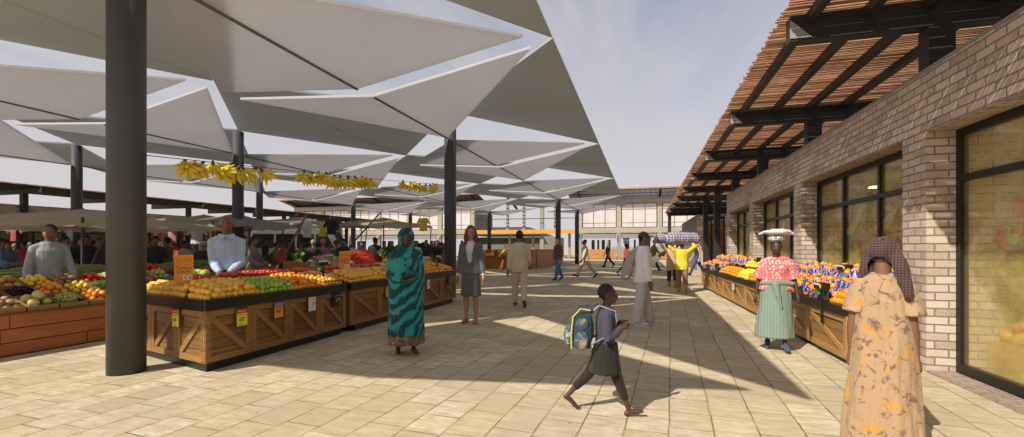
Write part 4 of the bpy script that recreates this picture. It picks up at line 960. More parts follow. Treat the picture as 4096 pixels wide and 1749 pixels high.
def fruit_mesh(kind, r):
    mb = MB(); n, m = 12, 8; prof = []
    sq = {'orange':.95,'grapefruit':.93,'lime':1.04,'apple':.90,'golden_apple':.90,'lemon':1.0,'melon':.95,'tomato':.85,'potato':.8,'plum':1.1,'pear':1.0,'onion':.95,'cabbage':.9,'pepper':1.1,'mango':.85,'mandarin':.84}[kind]
    rings = []
    for k in range(m+1):
        t = math.pi*(.015+.97*k/m); z = -math.cos(t)*sq; q = math.sin(t)
        if kind in ('apple','golden_apple','tomato') : z -= -.0; z = z - (.30*math.exp(-(q/.33)**2) if z > 0 else -.12*math.exp(-(q/.3)**2))*sq; q *= 1+.06*z
        if kind == 'lemon': z = z*1.05 + math.copysign(.22*math.exp(-(q/.3)**2), z)
        if kind == 'pear': q *= (1-.35*max(0,z)); z *= 1.25
        if kind == 'pepper': q *= .8+.1*z
        rings.append([Vector((q*r*math.cos(2*math.pi*i/n)*(1.25 if kind in ('potato','mango') else 1)*(1+(.07*math.cos(8*math.pi*i/n) if kind=='pepper' else 0)), q*r*math.sin(2*math.pi*i/n), z*r)) for i in range(n)])
    mb.loft(rings); nb = len(mb.f)
    mb.tube([(0,0,sq*r*(.66 if kind in ('apple','golden_apple','tomato') else .97)),(0.1*r,0,sq*r*1.04)], r*.07, 5, round_=False)
    me = mb.mesh(kind, smooth=True); bm = bmesh.new(); bm.from_mesh(me); bmesh.ops.recalc_face_normals(bm, faces=bm.faces); bm.to_mesh(me); bm.free()
    me.materials.append(FM[kind]); me.materials.append(STEM)
    for p in me.polygons:
        if p.index >= nb: p.material_index = 1
    return me
FRM = {}
RF = random.Random(11)
def fruit(kind, loc, r, label, group):
    if kind not in FRM: FRM[kind] = fruit_mesh(kind, 1.0)
    o = bpy.data.objects.new(kind, FRM[kind]); COL.objects.link(o); o.location = loc
    o.rotation_euler = (RF.uniform(-.7,.7), RF.uniform(-.7,.7), RF.uniform(0,6.28)); k = r*RF.uniform(.86,1.12); o.scale = (k,k,k)
    o['label'] = label; o['category'] = kind.replace('_',' '); o['group'] = group; return o
def pile(kind, r, org, u, v, nu, nv, label, group, mound=0, top=True, skip=None):
    """rows of fruit: u along the stall, v up the sloping tray, plus a second layer in the hollows"""
    org, u, v = Vector(org), Vector(u), Vector(v); n = u.cross(v).normalized(); n = n if n.z > 0 else -n
    for lay in range(2 if top else 1):
        for i in range(nu - lay):
            for j in range(nv - lay):
                if lay and RF.random() < .12: continue
                p = org + u*((i+.5+.5*lay)) + v*((j+.5+.5*lay)) + n*(r*(1+lay*1.35))
                p += Vector((RF.uniform(-1,1), RF.uniform(-1,1), RF.uniform(-.4,.5)))*r*.16
                if mound: p.z += mound*math.sin(math.pi*(i+.5)/nu)*math.sin(math.pi*min(1,(j+1)/nv))
                if skip and skip(p): continue
                fruit(kind, p, r, label, group)

def text_mesh(txt, size, mat, name, parent, M4, align='CENTER', mirror=False):
    cu = bpy.data.curves.new('t', 'FONT'); cu.body = txt; cu.size = size; cu.align_x = align; cu.align_y = 'CENTER'; cu.extrude = .0006; cu.resolution_u = 3; cu.space_line = .85
    o = bpy.data.objects.new('t', cu); COL.objects.link(o); dg = bpy.context.evaluated_depsgraph_get(); me = bpy.data.meshes.new_from_object(o.evaluated_get(dg)); bpy.data.objects.remove(o)
    if mirror: me.transform(Matrix.Diagonal((-1,1,1,1))); me.flip_normals()
    me.transform(M4); me.materials.append(mat); return link(name, me, None, parent)
PAINT = {k: simple('sign_'+k, c, .5, 0, .05, 8) for k, c in dict(red=(.55,.015,.02), yellow=(.82,.72,.03), white=(.80,.76,.68), blue=(.04,.12,.42), orange=(.88,.30,.02), oran2=(.85,.36,.03), black=(.02,.02,.02), text=(.03,.03,.02), brown=(.42,.10,.01), green=(.02,.28,.05), lightblue=(.25,.45,.65)).items()}
# a card hangs with its face along local -y (x right, z up)
RX = Matrix.Rotation(R(90), 4, 'X')
def card(kind, loc, rz, label, w=.155, h=.21, mirror=False, tilt=0):
    t = thing('price_card', label, 'price card', loc, rz); t.rotation_euler = (R(tilt),0,rz)
    mb = MB(); mb.box(-w/2-.010, w/2+.010, .002, .016, -h/2-.010, h/2+.010); mb.build('holder', M['oak_dark'] if kind != 'dark' else M['black'], t)
    base, head, ht, price = {'cut': ('yellow','red','Price Cut','69¢'), 'ad': ('orange','blue','Ad Special','99¢'), 'one': ('white',None,'','1⁵⁹'), 'dark': ('black',None,'','1⁵⁹'), 'cut99': ('yellow','red','Price Cut','99¢')}[kind]
    mb = MB(); mb.box(-w/2, w/2, -.002, .0015, -h/2, h/2); mb.build('face', PAINT[base], t)
    def T(x, z, y=-.0035): return Matrix.Translation((x, y, z)) @ RX
    if head:
        mb = MB(); mb.box(-w/2, w/2, -.0035, -.0022, h*.24, h/2); mb.build('header_band', PAINT[head], t)
        text_mesh(ht, .031, PAINT['white'], 'header_lettering', t, T(0, h*.37, -.005), mirror=mirror)
        text_mesh('TEXAS GRAPEFRUIT-LARGE', .0118, PAINT['text'], 'small_lettering', t, T(0, h*.14), mirror=mirror)
        text_mesh(price[:2], .076, PAINT['text'], 'price_lettering', t, T(-.012, -h*.12), mirror=mirror)
        text_mesh('¢', .035, PAINT['text'], 'cent_sign', t, T(.042*( -1 if mirror else 1), -h*.02), mirror=mirror)
        mb = MB(); mb.box(-w*.33, w*.10, -.0035, -.0022, -h*.46, -h*.36); mb.build('small_logo_band', PAINT['lightblue'] if kind != 'ad' else PAINT['orange'], t)
    elif kind in ('one', 'dark'):
        c = PAINT['text'] if kind == 'one' else PAINT['white']
        text_mesh('NAVEL ORANGES ORGANIC', .0105, c, 'small_lettering', t, T(0, h*.34), mirror=mirror)
        text_mesh('1', .085, c, 'price_lettering', t, T(.006*(-1 if mirror else 1), -h*.04), mirror=mirror); text_mesh('59', .042, c, 'price_lettering', t, T(.046*(-1 if mirror else 1), h*.05), mirror=mirror)
    return t
M['oak_dark'] = woodmat('dark_oak_strip', (.07,.035,.014), (.13,.07,.028))
def count_sign(loc, rz, label):
    t = thing('count_sign', label, 'sign', loc, rz); w, h = .20, .46
    mb = MB(); mb.slab([(-w/2,-.004,0),(w/2,-.004,0),(w/2,.004,0),(-w/2,.004,0)], 0.0001) if False else mb.add([(-w/2,-.003,0),(w/2,-.003,0),(w/2,-.003,h),(-w/2,-.003,h-.012),(-w/2,.003,0),(w/2,.003,0),(w/2,.003,h),(-w/2,.003,h-.012)],[(0,1,2,3),(7,6,5,4),(0,4,5,1),(1,5,6,2),(2,6,7,3),(3,7,4,0)])
    mb.build('board', PAINT['orange'], t)
    T = lambda x, z: Matrix.Translation((x, -.0045, z)) @ RX
    # state outline emblem, lettering, number tiles
    pts = [(-.018,.022),(-.004,.022),(-.004,.010),(.012,.004),(.026,.004),(.028,-.012),(.016,-.020),(.006,-.036),(-.004,-.028),(-.010,-.016),(-.020,-.018),(-.028,-.004),(-.018,-.004)]
    mb = MB(); P3 = [(-.052+x, -.0042, .385+z) for x, z in pts]; mb.tube(P3+[P3[0]], .0022, 5, round_=False); mb.build('emblem_outline', PAINT['brown'], t)
    text_mesh('TEXAS\nFRESH', .030, PAINT['brown'], 'logo_lettering', t, T(.038, .388)); text_mesh("Today's\nCount:", .052, PAINT['text'], 'lettering', t, T(.0, .268))
    mb = MB(); mb.box(-w*.4, w*.4, -.0042, -.0032, .325, .328); mb.build('rule_line', PAINT['brown'], t)
    for x in (.012, .062):
        mb = MB(); mb.box(x-.021, x+.021, -.006, -.0034, .135, .20); b = mb.build('number_tile', PAINT['white'], t); text_mesh('4', .058, PAINT['text'], 'digit', b, Matrix.Translation((x,-.0075,.165)) @ RX)
    text_mesh('Fresh Picked\nDaily & Sweet', .022, PAINT['brown'], 'lettering', t, T(0, .075)); return t
def dispenser(loc, rz, label, s=1.0, hh=.34):
    t = thing('bag_dispenser', label, 'bag dispenser', loc, rz)
    mb = MB(); mb.box(-.012,.012,-.012,.012,-.20,hh); mb.build('post', M['black'], t)
    mb = MB(); mb.box(-.15,.15,-.05,.05,hh,hh+.09); mb.build('box', M['black'], t, bevel=.006)
    mb = MB(); mb.box(-.15,.05,-.054,-.0505,hh+.055,hh+.083); mb.build('label_strip', PAINT['white'], t)
    mb = MB(); mb.ell((.09,-.053,hh+.045),.03,.004,.03,12,6); mb.build('leaf_emblem', PAINT['yellow'], t)
    mb = MB(); mb.cyl((-.07,0,hh-.075), .035, .072, 14); mb.build('bag_roll', PAINT['green'], t); return t

def crate_row(parent, o, u, n, L, z0=.11, z1=.70, flip=False, nrm=None, shaded=True):
    mb_, mf_ = (M['shaded_oak'], M['shaded_frame']) if shaded else (M['oak'], M['oak_frame'])
    """n crate fronts along direction u starting at o, faces looking along nrm; each has board, frame, brace"""
    u = Vector(u).normalized(); nr = Vector(nrm).normalized(); up = Vector((0,0,1)); cl = L/n
    orient = u.cross(up).dot(nr) > 0      # u,up,nr right handed?
    def bx(mb, a0, a1, b0, b1, d0, d1):
        p = Vector(o) + u*a0 + up*b0 + nr*d0
        e = [u*(a1-a0), up*(b1-b0), nr*(d1-d0)]
        mb.obox(p, e[0], e[1], e[2])
    for k in range(n):
        a, b = cl*k+.004, cl*(k+1)-.004
        mb = MB(); bx(mb, a, b, z0, z1, -.06, -.022); c = mb.build('crate_front', mb_, parent, parent.location)
        mb = MB(); f = .075
        bx(mb, a, a+f, z0, z1, -.0215, .003); bx(mb, b-f, b, z0, z1, -.0215, .003); bx(mb, a+f+.001, b-f-.001, z1-f, z1, -.0215, .002); bx(mb, a+f+.001, b-f-.001, z0, z0+f, -.0215, .002)
        mb.build('frame', mf_, c, parent.location)
        mb = MB(); pa, pb = ((a+f, z1-f), (b-f, z0+f)) if not flip else ((a+f, z0+f), (b-f, z1-f))
        P = Vector(o)+u*pa[0]+up*pa[1]; Q = Vector(o)+u*pb[0]+up*pb[1]; d = (Q-P).normalized(); w = nr.cross(d).normalized()*.034
        mb.obox(P-w-nr*.0205, Q-P, w*2, nr*.019); mb.build('diagonal_brace', mf_, c, parent.location)
        mb = MB(); 
def stall_shell(t, poly, z_in=.0):
    c = sum((Vector(p) for p in poly), Vector((0,0)))/len(poly)
    def off(k): return [(p[0]+(c.x-p[0])*k, p[1]+(c.y-p[1])*k) for p in poly]
    mb = MB(); q = off(.07); mb.slab([(x,y,.004) for x,y in q], .125); mb.build('plinth', M['black'], t, t.location)
    mb = MB(); q = off(.075); mb.slab([(x,y,.131) for x,y in q], .58); mb.build('carcass', M['oak_dark'], t, t.location)

# ---- stall 1: corner stall by the big column
XF = -4.83
t = thing('fruit_stall', 'wooden crate corner stall of citrus fruit beside the big charcoal column', 'fruit stall', (-5.4,5.3,0))
poly = [(XF,4.12),(XF,6.72),(-5.72,6.72),(-5.72,5.30),(-6.75,5.55),(-6.75,4.62)]
mb = MB(); mb.add([(x+.045*(1 if x < -5 else -1.4), y+.07*(1 if y < 5.2 else -1), z) for z in (.004,.128) for x,y in poly], [tuple(reversed(range(6))), tuple(range(6,12))]+[(i,(i+1)%6,6+(i+1)%6,6+i) for i in range(6)]); mb.build('plinth', M['black'], t, t.location)
mb = MB(); mb.add([(x+.07*(1 if x < -5 else -1), y+.08*(1 if y < 5.2 else -1), z) for z in (.13,.70) for x,y in poly], [tuple(reversed(range(6))), tuple(range(6,12))]+[(i,(i+1)%6,6+(i+1)%6,6+i) for i in range(6)]); mb.build('carcass', M['oak_dark'], t, t.location)
crate_row(t, (XF,4.12,0), (0,1,0), 4, 2.60, .115, .715, nrm=(1,0,0))
e0, e1 = Vector((XF,4.12,0)), Vector((-6.75,4.62,0)); ue = (e1-e0).normalized(); ne = Vector((ue.y,-ue.x,0)); ne = ne if ne.y < 0 else -ne
crate_row(t, e0+ue*.004, ue, 3, (e1-e0).length-.01, .115, .715, flip=False, nrm=ne)
def tray_lip(t, a, b, nr, z0=.718, z1=.845, name='tray_lip', thick=.028):
    a, b, nr = Vector(a), Vector(b), Vector(nr); mb = MB(); p = a + Vector((0,0,z0)) - nr*.02
    mb.obox(p, b-a, Vector((0,0,z1-z0)), nr*(thick+.02)) ; return mb.build(name, M['black'], t, t.location)
tray_lip(t, (XF,4.10,0), (XF,6.72,0), (1,0,0)); tray_lip(t, e0, e1, ne)
v_ = Vector((-ne.x,-ne.y,0)); ei = e1 + v_*.87
mb = MB(); mb.add([(XF-.022,4.16,.80),(XF-.022,6.70,.80),(-5.72,6.70,1.0),(-5.72,5.02,1.0)],[(0,1,2,3)]); mb.add([(XF-.03,4.16,.80),(-5.72,5.02,1.0),(ei.x,ei.y,1.0),(e1.x,e1.y+.02,.80)],[(0,1,2,3)]); mb.build('sloping_tray', M['black'], t, t.location)
mb = MB(); mb.box(-5.745,-5.722,5.03,6.72,.70,1.03); mb.build('back_board', M['oak_dark'], t, t.location)
def strip(kind, r, y0, y1, label, group, x0=XF-.05, z0=.80, depth=.84, rise=.20, mound=.03):
    n = max(2, round((y1-y0)/(2.02*r))); nv = round(depth/(2.0*r)); pile(kind, r, (x0,y0,z0), (0,(y1-y0)/n,0), (-depth/nv,0,rise/nv), n, nv, label, group, mound)
G1 = 'fruit heaped on the corner crate stall'
strip('grapefruit', .044, 4.30, 4.98, 'pinkish grapefruit heaped at the corner of the stall by the big column', 'grapefruit on the corner stall', depth=.55, rise=.13)
strip('lime', .038, 4.98, 5.62, 'green lime in the heap in front of the bald stall holder', 'limes on the corner stall', depth=.56, rise=.13)
strip('orange', .041, 5.62, 6.20, 'orange in the heap between the limes and the apples on the corner stall', 'oranges on the corner stall', depth=.6, rise=.14)
strip('golden_apple', .040, 6.20, 6.70, 'yellow red apple at the far end of the corner stall', 'yellow red apples on the corner stall', depth=.6, rise=.14)
strip('apple', .038, 4.95, 6.70, 'red apple in the back row of the corner stall', 'red apples on the corner stall', x0=XF-.66, z0=.96, depth=.2, rise=.05, mound=0)
# wing
v_ = Vector((-ne.x,-ne.y,0))
pile('grapefruit', .044, e0+ue*.06+v_*.04+Vector((0,0,.80)), ue*.089, v_*.085+Vector((0,0,.0196)), 20, 4, 'pinkish grapefruit along the short end of the corner stall', 'grapefruit on the short end', .02, skip=lambda p: p.x > -5.42 and p.y > 4.32)
pile('apple', .038, e0+ue*.70+v_*.43+Vector((0,0,.90)), ue*.086, v_*.085+Vector((0,0,.020)), 14, 3, 'red apple behind the orange count sign on the corner stall', 'red apples behind the count sign', 0)
pile('melon', .075, (-5.98,4.86,1.0), (-.15,.045,0), (.03,.15,0), 3, 2, 'yellow green melon behind the limes near the stall holder', 'melons near the stall holder', 0, False)
count_sign((-5.62,4.50,.90), yaw_to((-5.6,4.5),'cam')+math.pi, 'orange count sign standing in the grapefruit of the corner stall')
dispenser((-5.05,6.42,.82), math.pi/2, 'black bag dispenser with green roll at the far end of the corner stall')
rzF = math.pi/2          # cards on the +x facing front
card('cut', (XF+.030,4.60,.585), rzF, 'yellow and red price card on the first front crate of the corner stall')
card('ad', (XF+.030,5.20,.60), rzF, 'orange and blue ad card on the second front crate of the corner stall')
card('one', (XF+.030,5.86,.60), rzF, 'white price card on the third front crate of the corner stall')
card('dark', (XF+.035,6.42,.60), rzF, 'black price card on the last front crate of the corner stall', tilt=14)
pc = e0 + ue*.62 + ne*.030; card('cut', (pc.x,pc.y,.60), math.atan2(ne.x,-ne.y) if False else math.atan2(-ue.y,-ue.x), 'yellow and red price card on the short end of the corner stall')

# ---- stall 2 beyond it
t = thing('fruit_stall', 'long wooden crate stall of citrus behind the woman in teal', 'fruit stall', (-5.3,9.2,0))
poly = [(XF,6.84),(XF,11.45),(-5.75,11.45),(-5.75,6.84)]
stall_shell(t, poly); crate_row(t, (XF,6.84,0), (0,1,0), 5, 4.61, .115, .715, nrm=(1,0,0)); crate_row(t, (XF-.002,6.84,0), (-1,0,0), 1, .92, .115, .715, nrm=(0,-1,0))
tray_lip(t, (XF,6.82,0), (XF,11.47,0), (1,0,0)); tray_lip(t, (XF,6.84,0), (-5.75,6.84,0), (0,-1,0)); tray_lip(t, (XF,11.45,0), (-5.75,11.45,0), (0,1,0))
mb = MB(); mb.add([(XF-.022,6.88,.80),(XF-.022,11.43,.80),(-5.75,11.43,1.0),(-5.75,6.88,1.0)],[(0,1,2,3)]); mb.build('sloping_tray', M['black'], t, t.location)
strip('grapefruit', .044, 6.92, 8.15, 'pinkish grapefruit at the near end of the second stall', 'grapefruit on the second stall', depth=.55, rise=.13)
strip('golden_apple', .040, 8.15, 8.75, 'yellow red apple on the second stall before the limes', 'yellow red apples on the second stall', depth=.6, rise=.14)
strip('lime', .038, 8.75, 9.7, 'green lime on the second stall behind the woman in teal', 'limes on the second stall', depth=.6, rise=.14)
strip('orange', .041, 9.7, 10.6, 'orange on the second stall to the right of the woman in teal', 'oranges on the second stall', depth=.6, rise=.14)
strip('golden_apple', .040, 10.6, 11.4, 'yellow red apple at the far end of the second stall', 'yellow red apples at the far end', depth=.6, rise=.14)
strip('apple', .038, 7.1, 8.9, 'red apple in the back row of the second stall', 'red apples on the second stall', x0=XF-.66, z0=.96, depth=.2, rise=.05, mound=0)
strip('melon', .068, 8.9, 11.4, 'pale melon in the back row of the second stall', 'melons on the second stall', x0=XF-.64, z0=.96, depth=.27, rise=.06, mound=0)
count_sign((-5.36,7.42,.93), yaw_to((-5.36,7.42),'cam')+math.pi, 'orange count sign standing in the fruit of the second stall')
dispenser((-5.05,10.75,.82), math.pi/2, 'black bag dispenser with green roll on the second stall')
card('cut', (XF+.030,8.0,.60), rzF, 'yellow and red price card on the second stall, left of the woman in teal')
card('ad', (XF+.030,9.05,.60), rzF, 'orange and blue ad card on the second stall behind the woman in teal')
card('one', (XF+.030,9.75,.60), rzF, 'white price card on the second stall, right of the woman in teal')
card('dark', (XF+.035,10.9,.60), rzF, 'black price card at the far end of the second stall', tilt=14)

# ---- stall 3 along the brick shop
th = math.atan2(.40, 12.6); p0 = Vector((2.385,6.60,0)); uu = Vector((-math.sin(th), math.cos(th), 0)); nn = Vector((-math.cos(th), -math.sin(th), 0)); LL = 11.65
def s3(a, d, z): return p0 + uu*a - nn*d + Vector((0,0,z))
t = thing('fruit_stall', 'long wooden crate stall of oranges and bagged mandarins along the brick shop', 'fruit stall', s3(5,.3,0))
poly = [tuple(s3(a,d,0)[:2]) for a,d in ((0,0),(0,.72),(LL,.72),(LL,0))]
mb = MB(); mb.add([s3(a,d,z) for z in (.004,.10) for a,d in ((.04,.06),(.04,.70),(LL-.04,.70),(LL-.04,.06))],[(3,2,1,0),(4,5,6,7),(0,1,5,4),(1,2,6,5),(2,3,7,6),(3,0,4,7)]); mb.build('plinth', M['black'], t, t.location)
mb = MB(); mb.add([s3(a,d,z) for z in (.102,.66) for a,d in ((.07,.08),(.07,.70),(LL-.07,.70),(LL-.07,.08))],[(3,2,1,0),(4,5,6,7),(0,1,5,4),(1,2,6,5),(2,3,7,6),(3,0,4,7)]); mb.build('carcass', M['oak_dark'], t, t.location)
crate_row(t, p0, uu, 9, LL, .07, .60, flip=True, nrm=nn, shaded=False)
crate_row(t, s3(LL+.002,0,0), -nn, 1, .7, .07, .60, nrm=uu, shaded=False)
crate_row(t, s3(-.002,0,0), -nn, 1, .7, .07, .60, nrm=-uu, shaded=False)
tray_lip(t, p0, s3(LL,0,0), nn, .603, .72)
mb = MB(); mb.add([s3(.02,.03,.66), s3(LL-.02,.03,.66), s3(LL-.02,.42,.80), s3(.02,.42,.80)],[(0,1,2,3)]); mb.add([s3(.02,.42,.80), s3(LL-.02,.42,.80), s3(LL-.02,.42,.90), s3(.02,.42,.90)],[(0,1,2,3)]); mb.add([s3(.02,.42,.90), s3(LL-.02,.42,.90), s3(LL-.02,.72,1.0), s3(.02,.72,1.0)],[(0,1,2,3)]); mb.build('sloping_tray', M['black'], t, t.location)
def tier(kind, r, a0, a1, label, group, lower=True):
    d0, d1, z0, z1 = (.05,.40,.67,.80) if lower else (.45,.70,.905,.99)
    n = round((a1-a0)/(2.02*r)); nv = max(2, round((d1-d0)/(1.95*r))); pile(kind, r, s3(a0,d0,z0), uu*((a1-a0)/n), -nn*((d1-d0)/nv)+Vector((0,0,(z1-z0)/nv)), n, nv, label, group, .03)
tier('orange', .046, .05, .62, 'orange in the heap beside the scarf woman, on the stall along the shop', 'oranges at the near end of the shop stall')
tier('orange', .046, 3.75, 5.15, 'orange in the heap just past the woman in pink', 'oranges past the woman in pink')
tier('lemon', .045, 5.2, 6.15, 'yellow orange citrus in the middle of the stall along the shop', 'yellow citrus in the middle of the shop stall')
tier('mandarin', .044, 6.2, 8.45, 'loose small orange in the far heap of the stall along the shop', 'loose small oranges in the far heap of the shop stall')  # these are small oranges, using the mandarin shape and peel
tier('lemon', .045, 3.45, 7.05, 'yellow citrus on the upper tray of the stall along the shop', 'yellow citrus on the upper tray', False)
def bagmat():
    m, nt, b = newmat('printed_net_label'); v = objco(nt)
    c = ramp(nt, noise_(nt, mapping(nt, v, (26,26,15)), 1., 3, .6), [(.30,(.015,.018,.06)),(.46,(.03,.05,.30)),(.56,(.05,.06,.34)),(.60,(.70,.66,.66)),(.66,(.75,.25,.03))]); nt.links.new(c, b.inputs['Base Color']); b.inputs['Roughness'].default_value = .35; return m
LABELC = bagmat(); LABELW = simple('white_bag_label', (.62,.58,.62), .4, 0, .1, 20)
def bag_proto():
    o = bpy.data.objects.new('mandarin_bag', None); COL.objects.link(o); rb = random.Random(4)
    mb = MB()
    for k in range(3):
        for q in range(2): mb.ell((-.038+.076*q+rb.uniform(-.008,.008), rb.uniform(-.012,.012), .04+.062*k), .042,.040,.036, 10, 7)
    b = mb.build('mandarins', FM['mandarin'], o, smooth=True)
    mb = MB(); mb.loft([mb.ring(Vector((0,-.004,z)), Vector((q,0,0)), Vector((0,q*.62,0)), 16) for z, q in ((.035,.070),(.06,.086),(.12,.088),(.165,.072))], False); mb.build('printed_label', LABELC, o, smooth=True)
    mb = MB(); mb.tube([(0,0,.185),(.012,0,.212)], [.014,.006], 7); mb.build('net_tail', FM['mandarin'], o, smooth=True)
    return o
BP = bag_proto(); first = True
def bags(a0, a1, lower, label, group):
    global first
    n = int((a1-a0)/.165); rows = ((.07,.70),(.19,.75),(.31,.80)) if lower else ((.47,.94),(.60,.99))
    for d, z in rows:
        for k in range(n):
            o = BP if first else copy_tree(BP); first = False
            o.location = s3(a0+.165*(k+.5), d, z+RF.uniform(-.01,.02)); o.rotation_euler = (RF.uniform(-.5,.3), RF.uniform(-.6,.6), th+math.pi/2*-1+RF.uniform(-.5,.5)); k_ = RF.uniform(.95,1.15); o.scale = (k_,)*3
            tag(o, label, 'bag of mandarins', group)
bags(.72, 3.7, True, 'net bag of mandarins with blue label, lower tray between both women', 'bagged mandarins on the lower tray')
bags(.05, 3.4, False, 'net bag of mandarins with blue label, upper tray near the scarf woman', 'bagged mandarins on the upper tray')
bags(8.65, 11.5, True, 'net bag of mandarins at the far end of the stall, lower tray', 'bagged mandarins at the far end below')
bags(7.25, 11.5, False, 'net bag of mandarins at the far end of the stall, upper tray', 'bagged mandarins at the far end above')
for a, d, z, nm in ((.66,-.03,.62,'by the near oranges'),(1.3,.50,.85,'in front of the shop window'),(8.55,-.03,.62,'before the far bagged mandarins'),(6.1,.50,.85,'among the upper yellow citrus')):
    dispenser(s3(a,d,z), -math.pi/2+th, 'black bag dispenser with green roll on the shop stall, '+nm, hh=.26)
q = s3(3.95,-.030,.46); card('cut99', q, -math.pi/2+th, 'yellow and red price card on the shop stall, left of the woman in pink', mirror=True)
q = s3(6.2,-.030,.46); card('one', q, -math.pi/2+th, 'white price card on the far half of the shop stall', mirror=True, w=.22, h=.16)

# ---- stepped produce displays inside the shop windows
M['display_wood'] = woodmat('pale_display_wood', (.45,.28,.12), (.62,.42,.2), grain=9)
wn_ = {1:'closest shop window, past the scarf woman',2:'shop window behind the bagged mandarins',3:'shop window behind the woman in pink'}
for k in (1,2,3):
    ya, yb = PIERS[k]+.62, PIERS[k+1]-.10
    t = thing('produce_display', 'stepped wooden produce display inside the '+wn_[k], 'display stand', (4.2,(ya+yb)/2,.03), 0, 'stepped displays inside the shop')
    mb = MB()
    for q in range(4): mb.box(3.66+.30*q, 3.955+.30*q, ya, yb, .034, .42+.33*q)
    mb.build('steps', M['display_wood'], t, t.location)
    kinds = ['mango','pear','pepper','melon','plum','tomato','cabbage']
    for q in range(4):
        seg = 4; w_ = (yb-ya)/seg
        for i in range(seg):
            kd = kinds[(i*2+q*3+k) % 7]; r = {'mango':.075,'pear':.07,'pepper':.08,'melon':.10,'plum':.06,'tomato':.065,'cabbage':.11}[kd]
            n = max(2, int(w_/(2.1*r)))
            for a_ in range(n):
                for lay in range(2):
                    if lay and a_ == n-1: continue
                    fruit(kd, (3.80+.30*q+.04*lay+RF.uniform(-.02,.02), ya+w_*i+(a_+.5+.5*lay)*w_/n, .42+.33*q+r*(.9+1.45*lay)), r, f'{kd} on the {["lowest","second","third","top"][q]} step inside the {wn_[k]}', f'{kd}s on the {["lowest","second","third","top"][q]} step, window {k}')
# ---- bananas on a line strung between two columns
YEL = fruitmat('banana_skin', (.90,.64,.04), (.62,.56,.07), .4, 5); BST = simple('banana_crown', (.10,.07,.03), .8, 0, .3, 20)
def banana_mesh():
    mb = MB(); pts = []; rad = []
    for k in range(8):
        a = R(-20+75*k/7); pts.append((.0+.17*math.sin(a)*.0 + .10*(1-math.cos(a*1.2)), 0, -.19*k/7)); rad.append([.007,.012,.019,.0215,.0215,.019,.013,.006][k])
    mb.tube(pts, [r*1.25 for r in rad], 7); me = mb.mesh('banana', smooth=True); bm = bmesh.new(); bm.from_mesh(me); bmesh.ops.recalc_face_normals(bm, faces=bm.faces); bm.to_mesh(me); bm.free(); me.materials.append(YEL); return me
BM_ = banana_mesh()
def hand_proto(seed, n):
    rb = random.Random(seed); o = bpy.data.objects.new('banana_bunch', None); COL.objects.link(o)
    mb = MB(); mb.tube([(0,0,.05),(0,0,-.02)], [.020,.034], 9); mb.build('crown', BST, o, smooth=True)
    for tierk in range(2):
        for k in range(n):
            b = link('banana', BM_, None, o); a = 2*math.pi*(k+.5*tierk)/n + rb.uniform(-.15,.15); t_ = R(10+20*tierk+rb.uniform(-6,8))
            b.rotation_euler = (0, -t_, a); b.location = (.018*math.cos(a), .018*math.sin(a), -.005-.03*(1-tierk)); k_ = rb.uniform(.9,1.15); b.scale = (k_,)*3
    return o
HP = [hand_proto(1,7), hand_proto(2,6), hand_proto(3,8)]; used = set()
ca, cb = Vector((-5.80+.21,3.95,2.52)), Vector((-5.80+.12,13.25,3.36))
c_ = thing('banana_line', 'thin cord strung between two charcoal columns to carry the bananas', 'cord', ca); mb = MB(); mb.tube([ca, ca*.5+cb*.5+Vector((0,0,-.03)), cb], .005, 6, round_=False); mb.build('cord', M['frame'], c_, ca)
def atpx(px):
    best = None
    for k in range(600):
        p = ca + (cb-ca)*(k/600); fw = -p.x*SA+p.y*CA; r_ = p.x*CA+p.y*SA; q = abs(2048+F*r_/fw-px)
        if best is None or q < best[0]: best = (q, p)
    return best[1]
for a, b, n, nm in ((725,1062,10,'in the garland closest to the big column'),(1198,1502,10,'in the middle garland over the corner stall'),(1606,1752,7,'in the far garland by the third column')):
    for k in range(n):
        p = atpx(a+(b-a)*(k+.5)/n); i = (k*2+n) % 3; o = HP[i] if i not in used else copy_tree(HP[i]); used.add(i)
        o.location = p + Vector((RF.uniform(-.03,.03), 0, -.045+RF.uniform(-.03,.02))); o.rotation_euler = (RF.uniform(-.75,.75), RF.uniform(-.75,.75), RF.uniform(0,6)); k_ = RF.uniform(.82,1.08); o.scale = (k_,)*3
        tag(o, 'ripe yellow banana bunch hanging '+nm, 'banana bunch', 'bananas '+nm)
# ================================================================== PLANK COUNTERS, PRODUCE BASKETS, MARKET TENTS
def plank_counter(name, label, x0, x1, y0, y1, h, mat, face='x1', rows=3, group=None):
    """box counter clad in wide boards with dark gaps"""
    t = thing(name, label, 'market counter', ((x0+x1)/2,(y0+y1)/2,0), 0, group)
    mb = MB(); mb.box(x0+.03,x1-.03,y0+.03,y1-.03,.0,h-.01); mb.build('carcass', M['black'], t, t.location)
    rh = h/rows; rnd = random.Random(int(abs(x0*7+y0*3)))
    mb = MB()
    for k in range(rows):
        a, b = rh*k+(.02 if k == 0 else .006), rh*(k+1)-.006
        def run(c0, c1, fn):
            p = c0
            while p < c1-.05:
                q = min(c1, p+rnd.uniform(1.3,2.4)); q = c1 if c1-q < .5 else q; fn(p+.006, q-.006); p = q
        run(y0, y1, lambda p,q: mb.box(x1-.028,x1,p,q,a,b)); run(y0, y1, lambda p,q: mb.box(x0,x0+.028,p,q,a,b))
        run(x0+.03, x1-.03, lambda p,q: mb.box(p,q,y0,y0+.028,a,b)); run(x0+.03, x1-.03, lambda p,q: mb.box(p,q,y1-.028,y1,a,b))
    mb.build('plank_cladding', mat, t, t.location); return t
LEAFM = {}
def leafmat(k, c1, c2):
    LEAFM[k] = fruitmat(k, c1, c2, .6, 3, .1); return LEAFM[k]
